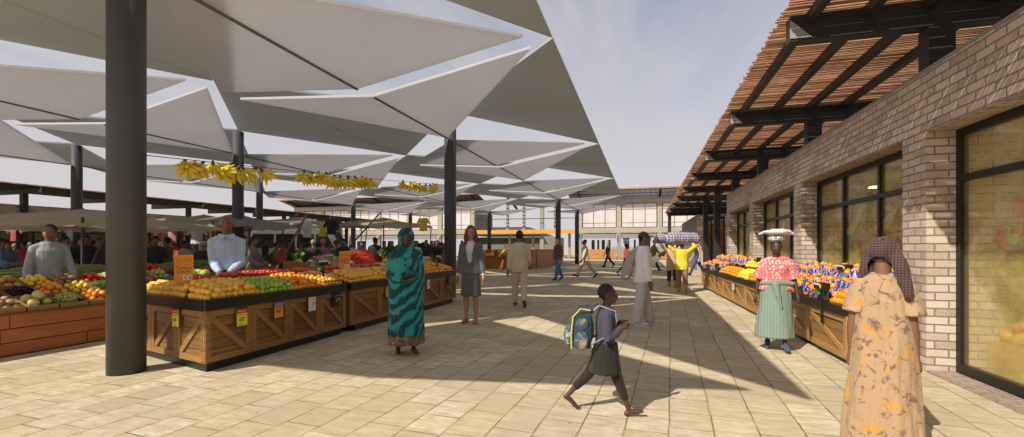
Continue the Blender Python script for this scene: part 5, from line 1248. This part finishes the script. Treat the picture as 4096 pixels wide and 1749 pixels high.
leafmat('green_leaf', (.07,.16,.03), (.24,.38,.08)); leafmat('bean', (.10,.17,.03), (.26,.32,.08)); leafmat('pale_stalk', (.45,.47,.22), (.62,.60,.36)); leafmat('red_chili', (.60,.03,.015), (.78,.10,.03)); leafmat('grape', (.34,.40,.07), (.50,.52,.14)); leafmat('dark_berry', (.02,.008,.015), (.07,.015,.03)); leafmat('bread_brown', (.35,.25,.13), (.5,.38,.22)); leafmat('magenta', (.38,.04,.12), (.5,.10,.16))
def heap_stuff(name, label, mat, c, sx, sy, h, n, kind='leaf', size=.09, parent=None, seed=1, tilt=None):
    rb = random.Random(seed); mb = MB(); c = Vector(c)
    m2 = MB(); m2.ell((c.x,c.y,c.z), sx*.84, sy*.84, h*.66, 18, 9); mb.v += m2.v; mb.f += m2.f
    for k in range(n):
        u, v = rb.uniform(-1,1), rb.uniform(-1,1)
        if u*u+v*v > 1: continue
        p = c + Vector((u*sx, v*sy, h*math.sqrt(max(0,1-u*u-v*v))*rb.uniform(.75,1.1)))
        if kind == 'leaf':
            a, t = rb.uniform(0,6.28), rb.uniform(.2,1.2); d = Vector((math.cos(a)*math.cos(t), math.sin(a)*math.cos(t), math.sin(t))); w = d.cross(Vector((0,0,1))).normalized()*size*.35; s_ = size*rb.uniform(.6,1.3)
            mb.add([p, p+d*s_*.5+w, p+d*s_, p+d*s_*.5-w+Vector((0,0,.01))], [(0,1,2,3)])
        elif kind == 'stick':
            a = rb.uniform(-.5,.5) if tilt is None else tilt+rb.uniform(-.25,.25); d = Vector((math.cos(a), math.sin(a), rb.uniform(-.15,.2)))*size
            mb.tube([p-d*.5, p+Vector((0,0,size*.06)), p+d*.5], [size*.022,size*.028,size*.016], 5, round_=False)
        else: mb.ell(p, size*.5, size*.5, size*.5, 7, 5)
    o = mb.build(name, mat, parent, parent.location if parent else (0,0,0), smooth=(kind != 'leaf'))
    if parent is None: tag(o, label, name.replace('_',' ').split()[-1] if False else 'produce heap', None, 'stuff')
    return o
# ---- low plank stall with baskets (far left)
X1, X0, Y0, Y1 = -8.10, -9.25, 2.6, 9.2
t = plank_counter('plank_stall', 'low red brown plank stall filled with baskets of produce, left of the big column', X0, X1, Y0, Y1, .55, M['red_plank'])
mb = MB(); mb.add([(X1-.02,Y0,.552),(X1-.02,Y1,.552),(X0,Y1,.93),(X0,Y0,.93),(X1-.02,Y0,.50),(X1-.02,Y1,.50),(X0,Y1,.50),(X0,Y0,.50)],[(0,1,2,3),(7,6,5,4),(0,4,5,1),(1,5,6,2),(2,6,7,3),(3,7,4,0)]); mb.build('sloping_top', M['red_plank'], t, t.location)
M['wicker'] = woodmat('wicker', (.30,.17,.06), (.45,.28,.12), grain=60)
def basket(loc, w, d, label, slope):
    t = thing('produce_basket', label, 'basket', loc, 0, 'shallow baskets on the low plank stall'); t.rotation_euler = (0, slope, 0)
    mb = MB(); x0,x1,y0,y1 = -d/2,d/2,-w/2,w/2
    for a in ((x0,x0+.012,y0,y1),(x1-.012,x1,y0,y1),(x0+.012,x1-.012,y0,y0+.012),(x0+.012,x1-.012,y1-.012,y1)): mb.box(*a,0.003,.075)
    mb.box(x0,x1,y0,y1,0,.003); mb.build('tray', M['wicker'], t); return t
SL = math.atan2(.38, 1.13)
grid = [['plum','potato','melon','~grape','orange','~bean','~pale','~bean','~chili','mango','apple','tomato','potato'],
        ['apple','plum','~berry','orange','lemon','~bean','~stalk','pepper','~bean','pear','tomato','apple','melon'],
        ['melon','apple','mango','lemon','potato','tomato','~stalk','~green','pear','plum','~green','tomato','lemon']]
desc = ['first','second','third','fourth','fifth','sixth','seventh','eighth','ninth','tenth','eleventh','twelfth','thirteenth']
rowd = ['front row', 'middle row', 'back row']
yb0 = 3.55
for r_ in range(3):
    for k in range(13):
        kind = grid[r_][k]; y = yb0 + .37*k + .17; x = X1 - .22 - .36*r_; z = .558 + (X1-.02-x)*math.tan(SL) 
        if y > Y1-.2: continue
        rx_ = x*CA+y*SA; fw_ = -x*SA+y*CA
        if 2048+F*(rx_+.25)/fw_ < -20: continue
        nm = lambda q: {'~grape':'green grapes','~bean':'green beans','~pale':'squash slices','~chili':'red chilies','~berry':'dark berries','~stalk':'white asparagus','~green':'leafy greens','tomato':'tomatoes','potato':'potatoes','mango':'mangoes'}.get(q, q.replace('_',' ')+'s')
        nice = nm(kind); L1 = nm(grid[r_][k-1]) if k else 'the stall end'; R1 = nm(grid[r_][k+1]) if k < 12 else 'the stall end'
        where = f'between {L1} and {R1}, {rowd[r_]} of the plank stall'
        b = basket((x,y,z), .345, .34, f'basket of {nice} {where}', SL)
        if kind[0] == '~':
            q = {'~grape':('grape','ball',.034,160),'~bean':('bean','stick',.16,220),'~pale':('pale_stalk','ball',.06,50),'~chili':('red_chili','stick',.12,90),'~berry':('dark_berry','ball',.028,220),'~stalk':('pale_stalk','stick',.26,60),'~green':('green_leaf','leaf',.10,160)}[kind]
            o = heap_stuff('produce', '', LEAFM[q[0]], (x,y,z+.04), .15,.155,.10, q[3], q[1], q[2], None, k+20*r_, 1.3 if kind == '~bean' else .1)
            nm_ = {'~grape':'grapes','~bean':'green_beans','~pale':'squash_slices','~chili':'red_chilies','~berry':'dark_berries','~stalk':'asparagus','~green':'leafy_greens'}[kind]; o.name = nm_
            tag(o, f'{nice} in a basket {where}', nm_.replace('_',' '), None, 'stuff')
        else:
            rr = {'plum':.036,'potato':.042,'melon':.062,'orange':.045,'mango':.046,'apple':.043,'tomato':.040,'lemon':.042,'pepper':.046,'pear':.042}[kind]; n = max(2, int(.31/(2*rr)))
            for lay in range(2):
                for i in range(n-lay):
                    for j in range(n-lay):
                        p = Vector(((i+.5+.5*lay)*(.31/n)-.155, (j+.5+.5*lay)*(.31/n)-.155, .02+rr+lay*rr*1.3)) ; p.rotate(Matrix.Rotation(SL,3,'Y'))
                        fruit(kind, Vector((x,y,z))+p, rr, f'{kind} in a basket {where}', f'{nice} in a basket {where}')
# ---- high plank counters further back
CT = 'high plank counters of the back market rows'
cs = []
for (x0,x1,y0,y1,h,lb) in ((-12.3,-11.4,4.5,12.0,.82,'red brown plank counter behind the stall holder in grey, heaped with beans'),
                           (-11.3,-10.4,12.4,17.5,1.0,'red brown plank counter behind the bald stall holder, heaped with greens'),
                           (-14.6,-13.7,14.0,22.0,.80,'red brown plank counter in front of the white minibus'),
                           (-11.9,-7.15,30.0,30.9,1.32,'plank counter facing the square beyond the third column, with fruit boxes on it'),
                           (-8.1,-7.15,31.2,42.0,1.32,'plank counter running back towards the footbridge'),
                           (-16.5,-12.6,29.0,29.9,1.25,'plank counter left of the third column in the far market'),
                           (-9.3,-8.4,10.6,16.5,.92,'low plank counter heaped with roots and peppers behind the second stall')):
    cs.append(plank_counter('plank_counter', lb, x0,x1,y0,y1,h,M['red_plank'],group=CT))
def objs(kind, r, x0, x1, y0, y1, z, n, label, group):
    for k in range(n):
        u, v = RF.random(), RF.random(); hgt = .22*math.sin(math.pi*u)*math.sin(math.pi*v)
        fruit(kind, (x0+(x1-x0)*u, y0+(y1-y0)*v, z+r*.8+hgt*RF.uniform(.3,1)), r, label, group)
heap_stuff('green_bean_heap','long heap of green beans on the counter behind the man in grey', LEAFM['bean'], (-11.85,6.8,.82), .42,1.5,.22, 1000,'stick',.34,None,2,1.2)
heap_stuff('green_bean_heap','heap of green beans on the counter left of the bald stall holder', LEAFM['bean'], (-11.85,9.8,.82), .42,1.1,.24, 800,'stick',.34,None,3,1.0)
heap_stuff('leafy_green_heap','heap of dark leafy greens behind the bald stall holder', LEAFM['green_leaf'], (-10.85,13.4,1.0), .43,.95,.30, 500,'leaf',.20,None,4)
heap_stuff('root_heap','heap of brown roots on the counter behind the corner stall', LEAFM['bread_brown'], (-10.85,15.2,1.0), .42,.8,.30, 600,'stick',.22,None,5)
heap_stuff('leafy_green_heap','heap of leafy greens in front of the white minibus', LEAFM['green_leaf'], (-14.1,16.0,.80), .43,1.6,.35, 600,'leaf',.24,None,6)
heap_stuff('leafy_green_heap','second heap of leafy greens right of the white minibus', LEAFM['green_leaf'], (-14.1,20.0,.80), .43,1.6,.4, 600,'leaf',.24,None,7)
heap_stuff('chili_heap','heap of red chilies on the low counter behind the second stall', LEAFM['red_chili'], (-8.85,13.0,.92), .42,.95,.42, 800,'stick',.14,None,8)
heap_stuff('root_heap','heap of pale roots on the low counter behind the second stall', LEAFM['bread_brown'], (-8.85,11.4,.92), .42,.7,.30, 300,'stick',.18,None,9)
heap_stuff('leafy_green_heap','heap of bright leafy greens at the far end of the low counter', LEAFM['green_leaf'], (-8.85,15.2,.92), .42,1.1,.46, 900,'leaf',.18,None,10)
heap_stuff('beet_heap','heap of magenta beets behind the woman in teal', LEAFM['magenta'], (-13.6,29.4,1.25), .6,.4,.5, 200,'ball',.16,None,11)
heap_stuff('leafy_green_heap','heap of greens beside the magenta beets', LEAFM['green_leaf'], (-14.9,29.4,1.25), .6,.4,.4, 300,'leaf',.25,None,12)
objs('cabbage', .13, -12.2,-11.5, 10.9,11.9, .82, 16, 'pale green cabbage piled behind the orange count sign', 'cabbages on the back counter')
objs('onion', .05, -11.2,-10.5, 16.0,17.4, 1.0, 60, 'red onion heaped at the end of the counter behind the bald man', 'red onions on the back counter')
objs('melon', .09, -14.5,-13.8, 21.0,21.9, .80, 20, 'melon at the far end of the counter by the minibus', 'melons by the minibus')
objs('pepper', .05, -9.2,-8.5, 14.05,14.3, .92, 26, 'pepper between the chili heap and the greens', 'peppers on the low counter')
for k in range(2):
    x0 = -11.6+2.0*k
    bx_ = thing('fruit_box', ['slanted box of mixed fruit on the counter beyond the woman in the suit','slanted box of mixed fruit left of the man in cream'][k], 'fruit box', (x0+.9,29.95,1.0), 0, 'slanted fruit boxes on the far counter')
    mb = MB(); mb.add([(x0,29.72,.86),(x0+1.85,29.72,.86),(x0+1.85,29.98,1.31),(x0,29.98,1.31),(x0,29.985,.86),(x0+1.85,29.985,.86)],[(0,1,2,3),(0,3,4),(1,5,2),(0,4,5,1)]); mb.build('box', M['wicker'], bx_, bx_.location)
    for i in range(14):
        for j in range(4):
            kind = ['golden_apple','tomato','lime','grapefruit','lemon','apple'][int((i//3+j//2*2+k))%6]
            fruit(kind, (x0+.1+.125*i, 29.74+.06*j, .93+.105*j), .062, f'{kind.replace("_"," ")} in the slanted box on the far counter, {"left" if k == 0 else "right"} box', f'{kind}s in the {"left" if k == 0 else "right"} slanted box')
# ---- tents
M['tarp'] = fabric('beige_tarp', (.60,.54,.43), .55); M['tarp2'] = fabric('grey_beige_tarp', (.50,.47,.40), .55); M['pole'] = woodmat('rough_timber_pole', (.16,.10,.06), (.26,.18,.11), grain=2); M['pole_d'] = simple('dark_pole', (.05,.042,.035), .7, 0, .3, 4)
def tent(cx, cy, sx, sy, z, zc, label, mat, rz=0):
    d_ = -cx*SA+cy*CA; z = max(2.12, HC + 92*d_/F); zc = z + .42
    t = thing('market_tent', label, 'tent', (cx,cy,0), rz, 'beige market tents')
    n = 12; vs = []; rb = random.Random(int(cx*10+cy))
    for i in range(n+1):
        for j in range(n+1):
            u, v = i/n*2-1, j/n*2-1; r_ = max(abs(u),abs(v)); zz = z + (zc-z)*(1-r_)**1.25 - .10*(1-abs(abs(u)-abs(v)))*r_*math.cos(math.pi*u*.5)*math.cos(math.pi*v*.5)
            vs.append((u*sx, v*sy, zz + .02*math.sin(9*u+4*v) - (.06*abs(math.cos(4*math.pi*u)) if abs(v) > .99 else 0) - (.06*abs(math.cos(4*math.pi*v)) if abs(u) > .99 else 0)))
    fs = [(i*(n+1)+j, (i+1)*(n+1)+j, (i+1)*(n+1)+j+1, i*(n+1)+j+1) for i in range(n) for j in range(n)]
    # drop valance
    mb = MB(); mb.add(vs, fs); 
    edge = [i*(n+1) for i in range(n+1)] + [n*(n+1)+j for j in range(1,n+1)] + [i*(n+1)+n for i in range(n-1,-1,-1)] + [j for j in range(n-1,0,-1)]
    low = [(vs[k][0]*1.004, vs[k][1]*1.004, vs[k][2]-.10-.02*math.sin(k)) for k in edge]; b = len(vs); mb.v += low; m_ = len(edge)
    mb.f += [(edge[k], edge[(k+1)%m_], b+(k+1)%m_, b+k) for k in range(m_)]
    mb.build('tarp', mat, t, smooth=True)
    for x in (-1,1):
        for y in (-1,1):
            mb = MB(); mb.tube([(x*sx*.94+rb.uniform(-.15,.15), y*sy*.94, 0),(x*sx*.97,y*sy*.97,z)], [.035,.03], 8); mb.build('pole', M['pole_d'], t, smooth=True)
    mb = MB(); mb.tube([(0,0,0),(0,0,zc-.02)], .04, 8); mb.build('centre_pole', M['pole_d'], t, smooth=True); return t
tent(-15.2,9.2,2.6,2.4,2.75,3.35,'broad beige market tent behind the man in the grey sweatshirt',M['tarp'],.2)
tent(-20.5,10.5,2.6,2.4,2.9,3.5,'beige market tent at the far left edge of the market',M['tarp2'],-.1)
tent(-18.0,15.3,2.4,2.2,2.7,3.2,'dusty beige tent beside the column left of the minibus',M['tarp'],.3)
tent(-22.5,17.5,2.6,2.4,2.9,3.4,'dusty grey tent deep in the market on the left',M['tarp2'],.1)
tent(-14.6,13.6,1.7,1.6,2.55,3.0,'small low beige tent left of the bald stall holder',M['tarp2'],-.25)
tent(-19.0,22.0,3.2,2.2,2.95,3.4,'wide grey tent over the white minibus',M['tarp2'],.05)
tent(-15.0,24.5,2.4,2.0,2.85,3.25,'grey beige tent right of the minibus with hanging clothes',M['tarp'],.15)
tent(-24.5,24.5,2.6,2.2,2.9,3.3,'farthest grey tent beside the long left shop',M['tarp2'],0)
# leaning timber props
def prop(p, q, r, label, mat, name='timber_prop'):
    t = thing(name, label, 'pole', p); mb = MB(); mb.tube([p, Vector(p)*.5+Vector(q)*.5+Vector((.03,0,0)), q], [r,r*.95,r*.85], 10); mb.build('shaft', mat, t, p, True); return t
prop(Vector((-12.55,5.3,0)), Vector((-13.3,5.5,3.1)), .06, 'dark leaning prop at the left edge behind the man in grey', M['pole_d'])
prop(Vector((-12.75,7.5,0)), Vector((-11.9,8.2,3.15)), .045, 'thin dark prop leaning right behind the man in grey', M['pole_d'])
prop(Vector((-13.3,16.5,0)), Vector((-11.6,18.6,3.0)), .04, 'brown timber prop leaning right across the minibus', M['pole'])
prop(Vector((-12.5,12.9,0)), Vector((-11.2,13.4,2.6)), .04, 'brown timber prop leaning right behind the bald stall holder', M['pole'])
# ---- minibus
M['bus'] = simple('cream_bus_paint', (.85,.82,.70), .35, 0, .08, 2, coat=.3); M['busglass'] = simple('dark_bus_glass', (.03,.03,.028), .12, 0, .2, 2); M['tyre'] = simple('tyre_rubber', (.015,.015,.015), .8, 0, .2, 9); M['rim'] = simple('steel_rim', (.35,.35,.35), .4, .6, .1, 9); M['headl'] = simple('headlight_glass', (.7,.7,.65), .1, 0, .05, 5); M['taill'] = simple('tail_light_red', (.4,.02,.02), .2, 0, .1, 5)
def minibus(loc, rz, label):
    t = thing('minibus', label, 'minibus', loc, rz); L, W = 4.9, 1.75
    prof = [(-2.42,.35),(-2.45,1.0),(-2.38,1.75),(-2.28,2.25),(-2.05,2.42),(1.25,2.42),(1.55,2.33),(2.05,1.42),(2.40,1.20),(2.48,.80),(2.45,.35)]
    rings = []
    for y, k in ((-W/2,.0),(-W/2+.0,.0),(-W/2+.12,1),(W/2-.12,1),(W/2,0)):
        rings.append([Vector((x*(1-.012*(1-k)), y*(1-.09*max(0,(z-1.25)/1.2)), z-(.06*(1-k) if z > 2.2 else 0))) for x, z in prof])
    mb = MB(); mb.loft(rings[1:]); b = mb.build('body', M['bus'], t, bevel=.02)
    def sidewin(x0, x1, z0, z1, s, slant=0):
        mb = MB(); f = lambda z: W/2*(1-.09*max(0,(z-1.25)/1.2))+.004
        mb.add([(x0,s*f(z0),z0),(x1,s*f(z0),z0),(x1-slant,s*f(z1),z1),(x0,s*f(z1),z1)],[(0,1,2,3) if s < 0 else (3,2,1,0)])
        mb.build('window', M['busglass'], t)
    for s in (-1,1):
        for x0,x1,sl in ((-2.15,-1.15,0),(-1.05,-.15,0),(-.05,.75,0),(.85,1.75,.38)): sidewin(x0,x1,1.42,2.12,s,sl)
    mb = MB(); mb.add([(2.03,-.74,1.48),(2.03,.74,1.48),(1.59,.66,2.27),(1.59,-.66,2.27)],[(0,1,2,3)]); 
    for v in range(len(mb.v)): mb.v[v] = (mb.v[v][0]+.02, mb.v[v][1], mb.v[v][2]+.01)
    mb.build('windscreen', M['busglass'], t)
    mb = MB(); mb.add([(-2.43,.68,1.45),(-2.43,-.68,1.45),(-2.34,-.62,2.1),(-2.34,.62,2.1)],[(0,1,2,3)]); mb.build('rear_window', M['busglass'], t)
    for s in (-1,1):
        mb = MB(); mb.ell((2.46,s*.62,.86),.03,.13,.09,12,7); mb.build('headlight', M['headl'], t, smooth=True)
        mb = MB(); mb.box(-2.46,-2.42,s*.72-.08,s*.72+.08,.85,1.2); mb.build('tail_light', M['taill'], t)
        mb = MB(); mb.tube([(1.55,s*.88,1.5),(1.62,s*1.02,1.55)],.02,6); mb.box(1.58,1.64,min(s*.98,s*1.14),max(s*.98,s*1.14),1.45,1.7); mb.build('mirror', M['black'], t)
        for x in (-1.45,1.5):
            mb = MB(); mb.loft([mb.ring(Vector((x,s*(W/2-.20+.205*k),.33)), Vector((.33*q,0,0)), Vector((0,0,.33*q)), 22) for k,q in ((0,.95),(.1,1),(.9,1),(1.0,.93))]); w_ = mb.build('wheel', M['tyre'], t, smooth=True)
            mb = MB(); mb.loft([mb.ring(Vector((x,s*(W/2+.006+.01*k),.33)), Vector((.19*q,0,0)), Vector((0,0,.19*q)), 18) for k,q in ((0,1),(1,.9))]); mb.build('rim', M['rim'], w_)
        mb = MB(); mb.box(-2.40,2.36,min(s*W/2,s*(W/2+.012)),max(s*W/2,s*(W/2+.012)),.92,.97); mb.build('trim_strip', M['black'], t)
    mb = MB(); mb.box(2.40,2.54,-.84,.84,.36,.56); mb.build('bumper', M['black'], t, bevel=.02); return t
minibus((-16.9,20.0,0), R(22), 'cream white minibus parked among the market tents')
# ---- people deep in the market
def trader(x, y, top, topmat, low, label, H=1.7, skin='brown', sex='m', hat=None, mode='cam', off=0, arms=None):
    f = Fig('person', label, (x,y,0), yaw_to((x,y),mode,off), H, skin, ((3,2),(-3,2)), arms or ((18,12,48,-14),(14,12,52,-14)), sex=sex, vox=.019, wd=1.06, group=None)
    f.body()
    f.trousers('trousers', C[low], w=.02) if sex == 'm' else f.skirt('skirt', C[low], .60, .10, .09, .14)
    f.shirt(top, C[topmat], .48, .842, .024, .95, .016, hem=1.06)
    if hat:
        mb = MB(); q = f.H; mb.ell(f.hp(0,-.010,.022), .052*q,.062*q,.058*q,14,9); f.part('knit_hat' if hat != 'scarf' else 'headscarf', mb, C[{'knit':'hat_g','scarf':'hat_p','dark':'dark_tee'}[hat]], fold=.003)
    else: f.hair('short','black')
mk('hat_g', (.25,.26,.22)); mk('hat_p', (.42,.16,.22)); mk('lilac', (.26,.14,.24)); mk('dark_vest', (.05,.035,.04)); mk('dark_coat', (.035,.035,.04)); mk('brown_check', (.20,.13,.09), 'check', (.05,.04,.03), (.07,.05,.04)); mk('black_white', (.5,.48,.45), 'stripe_h', (.03,.03,.03), None, 1.6); mk('green_dress', (.24,.22,.06)); mk('grey_coat', (.18,.17,.16)); mk('cream_shirt', (.55,.50,.42)); mk('red_top', (.40,.07,.06)); mk('blue_top', (.10,.18,.30))
def onpx(px, d): p = at(px, 990, d); return p.x, p.y
for px, d, tp, mt, lw, lb, kw in (
    (262,12.4,'coat','dark_coat','dark_trouser','trader in a dark coat behind the man in grey, near the beans',dict(mode='right',H=1.74)),
    (345,12.8,'pullover','dark_coat','dark_trouser','dark haired trader in a dark pullover sorting goods left of the big column',dict(H=1.78)),
    (400,14.0,'shirt','brown_check','dark_trouser','trader in a brown check shirt just left of the big column',dict(H=1.74)),
    (326,14.2,'jumper','black_white','dark_trouser','trader in a black and white banded jumper left of the big column',dict(H=1.68,sex='f',hat='scarf')),
    (622,13.2,'pullover','dark_coat','dark_trouser','trader in a dark pullover just right of the big column',dict(H=1.76)),
    (668,14.6,'shirt','brown_check','dark_trouser','trader in a brown check shirt behind the cabbages',dict(H=1.76,mode='left')),
    (738,15.5,'jacket','cream_shirt','dark_trouser','trader in a pale jacket beside the cabbages',dict(H=1.66,mode='right')),
    (815,13.6,'waistcoat','dark_vest','dark_trouser','person in a grey knit hat and dark waistcoat left of the bald man',dict(H=1.62,hat='knit',mode='away')),
    (1012,12.6,'blouse','grey_coat','green_dress','woman in an olive skirt right of the bald stall holder',dict(H=1.72,sex='f',mode='right')),
    (1130,17.5,'top','red_top','dark_trouser','shopper in red in front of the minibus windows',dict(H=1.66,hat='dark',mode='left')),
    (1105,18.2,'coat','grey_coat','dark_trouser','shopper in a grey coat in front of the minibus',dict(H=1.62,mode='right')),
    (1212,15.5,'coat','dark_coat','dark_trouser','trader in dark clothes at the door end of the minibus',dict(H=1.60,mode='left')),
    (1254,14.8,'waistcoat','dark_vest','grey_skirt','person in a pale knit hat and dark waistcoat with plaid sleeves beside the minibus',dict(H=1.70,hat='knit',mode='away',off=20)),
    (1292,15.4,'jacket','lilac','dark_trouser','person in a lilac jacket and pink knit hat beside the minibus',dict(H=1.72,hat='scarf',mode='away',off=-30,sex='f')),
    (1372,17.0,'coat','dark_coat','dark_trouser','trader in a black coat left of the second count sign',dict(H=1.76)),
    (1345,18.4,'jacket','grey_coat','dark_trouser','trader in a grey jacket behind the second count sign',dict(H=1.72,mode='right')),
    (1662,21.0,'shirt','cream_shirt','dark_trouser','trader in a cream shirt just right of the woman in teal',dict(H=1.74)),
    (1705,22.5,'coat','dark_coat','dark_trouser','trader in a black coat right of the woman in teal',dict(H=1.80)),
    (1748,23.5,'coat','dark_coat','dark_trouser','slim trader in black closest to the third column',dict(H=1.80)),
    (30,14.5,'top','blue_top','dark_trouser','shopper in blue at the far left edge of the market',dict(H=1.66,mode='right')),
    (95,15.8,'top','red_top','dark_trouser','shopper in a red top at the left of the market',dict(H=1.68,mode='left')),
    (150,17.2,'coat','grey_coat','dark_trouser','shopper in a grey coat left of the man in the sweatshirt',dict(H=1.72))):
    x, y = onpx(px, d); trader(x, y, tp, mt, lw, lb, **kw)
# more shoppers deep in the market: copies of the traders, turned and moved
TR = [o for o in COL.objects if o.type == 'EMPTY' and o.get('category') == 'person' and o.location.x < -9.6 and o.location.y > 8]
spots = sorted([(px, RF.uniform(16.5, 23)) for px in (12,58,118,232,300,372,452,604,700,775,842,1002,1062,1160,1238,1318,1404,1448,1500,1560,1610)])
for k, (px, d) in enumerate(spots):
    src = TR[(k*5+2) % len(TR)]; o = copy_tree(src); x, y = onpx(px, d); o.location = (x, y, 0); o.rotation_euler.z = RF.uniform(0, 6.28); q = RF.uniform(.95,1.07); o.scale = (q,q,q)
    tag(o, f'small dim shopper deep in the market crowd, {["first","second","third","fourth","fifth","sixth","seventh","eighth","ninth","tenth","eleventh","twelfth","thirteenth","fourteenth","fifteenth","sixteenth","seventeenth","eighteenth","nineteenth","twentieth","last"][k]} counted from the left', 'person', 'shoppers deep in the market crowd')
# more loose produce on the counters
objs('tomato', .05, -12.2,-11.5, 8.2,8.9, .82, 40, 'tomato heaped between the two bean heaps behind the big column', 'tomatoes on the bean counter')
objs('lemon', .05, -12.2,-11.5, 4.7,5.4, .82, 36, 'lemon heaped at the left end of the bean counter', 'lemons on the bean counter')
objs('golden_apple', .05, -14.5,-13.8, 17.7,18.4, .80, 40, 'yellow red apple between the two leafy heaps by the minibus', 'apples by the minibus')
objs('potato', .06, -9.2,-8.5, 12.0,12.2, .92, 30, 'potato between the roots and the chili heap', 'potatoes on the low counter')
# ---- clothes hanging from the tents
def garment(px, py, d, label, mat, kind, k=1.0):
    p = at(px, py, d); t = thing('hanging_garment', label, 'garment', p, A+random.uniform(-.5,.5), 'clothes hanging under the tents')
    mb = MB(); w_, h_ = .24*k, .62*k
    rr = [[Vector((w_*q*math.cos(2*math.pi*i/14), .05*math.sin(2*math.pi*i/14), z*h_)) for i in range(14)] for z, q in ((-1,.85),(-.6,.78),(-.2,.85),(-.05,.75),(0,.3))]
    mb.loft(rr)
    if kind == 'shirt':
        for s in (-1,1): mb.tube([(s*w_*.7,0,-.08*h_),(s*w_*1.25,0,-.45*h_)],[.06*k,.05*k],8)
    me = remeshed(mb, .022, 3, .02, 6); me.materials.append(mat); link('cloth', me, None, t)
    mb = MB(); mb.tube([(0,0,.0),(0,0,.09),(.03,0,.12)], .006, 5); mb.build('hanger_hook', M['pole_d'], t)
for px, py, d, lb, mt, kd in ((690,905,17,'crimson cloth hanging right of the big column','hat_p','cloth'),(640,900,17.4,'dark red cloth hanging beside the big column','red_top','cloth'),(788,905,16,'white shirt hanging left of the bald man','white_blouse','shirt'),(850,900,18,'mustard cloth hanging left of the bald man','yellow_shirt','cloth'),(876,900,18.3,'brown jacket hanging close to the bald man','brown_check','shirt'),(1228,890,19,'white shirt hanging right of the minibus','white_blouse','shirt'),(1290,890,20,'mustard cloth hanging right of the minibus','yellow_shirt','cloth'),(1325,880,19.5,'black coat hanging right of the minibus','dark_coat','shirt'),(1345,870,21,'dark coat hanging under the tent by the second count sign','dark_tee','shirt'),(1694,872,22,'lime green shirt hanging left of the third column','satchel_trim','shirt'),(470,905,17,'blue cloth hanging in the left market','blue_top','cloth'),(280,900,18,'pale blue cloth hanging behind the man in grey','blue_shirt','cloth'),(60,905,19,'red dress hanging at the left edge','red_dress','shirt')):
    garment(px, py, d, lb, C[mt], kd)
# ------------------------------------------------------------------ light, sky, camera
SUN = Vector((-.59,-1.03,1.0)).normalized()
el = math.asin(SUN.z); az = math.atan2(SUN.x, SUN.y)
w = bpy.data.worlds.new('World'); scene.world = w; w.use_nodes = True; nt = w.node_tree
bg = nt.nodes['Background']
sky = nt.nodes.new('ShaderNodeTexSky'); sky.sky_type = 'NISHITA'; sky.sun_disc = False
sky.sun_elevation = el; sky.sun_rotation = az % (2*math.pi); sky.air_density = 1.0; sky.dust_density = 2.0; sky.altitude = 300
co = nt.nodes.new('ShaderNodeTexCoord').outputs['Generated']
sxyz = nt.nodes.new('ShaderNodeSeparateXYZ'); nt.links.new(co, sxyz.inputs[0])
zc = math_(nt, 'MAXIMUM', sxyz.outputs[2], .03)
pl = nt.nodes.new('ShaderNodeCombineXYZ'); nt.links.new(math_(nt,'DIVIDE',sxyz.outputs[0],zc), pl.inputs[0]); nt.links.new(math_(nt,'DIVIDE',sxyz.outputs[1],zc), pl.inputs[1])
st = mapping(nt, pl.outputs[0], (.9,.16,1), (0,0,R(-38)))
cl = noise_(nt, st, 1.6, 6, .6, .4)
cf = math_(nt, 'MULTIPLY', ramp(nt, cl, [(.38,(0,0,0)),(.66,(1,1,1))]), .85)
hz = ramp(nt, sxyz.outputs[2], [(0.0,(1,1,1)),(.12,(.86,.86,.86)),(.32,(.55,.55,.55)),(.6,(.22,.22,.22))])
c1 = mixc(nt, hz, sky.outputs[0], (5.3,4.85,5.0))
c2 = mixc(nt, cf, c1, (5.0,4.75,4.75))
nt.links.new(c2, bg.inputs[0]); bg.inputs[1].default_value = .130
sl = bpy.data.lights.new('sun', 'SUN'); sl.energy = 5.0; sl.angle = R(.5); sl.color = (1.0,.93,.80)
so = bpy.data.objects.new('sun', sl); COL.objects.link(so); so.rotation_euler = (-SUN).to_track_quat('-Z','Y').to_euler()
cam = bpy.data.cameras.new('camera'); cam.sensor_width = 36; cam.lens = 36*F/4096; cam.shift_y = (HY-874.5)/4096
cam.clip_start = .05; cam.clip_end = 3000
co_ = bpy.data.objects.new('camera', cam); COL.objects.link(co_); co_.location = (0,0,HC); co_.rotation_euler = (R(90),0,A); scene.camera = co_
scene.view_settings.view_transform = 'Standard'; scene.view_settings.look = 'None'; scene.view_settings.exposure = 0
scene.cycles.max_bounces = 8; scene.cycles.transparent_max_bounces = 12; scene.cycles.use_denoising = True
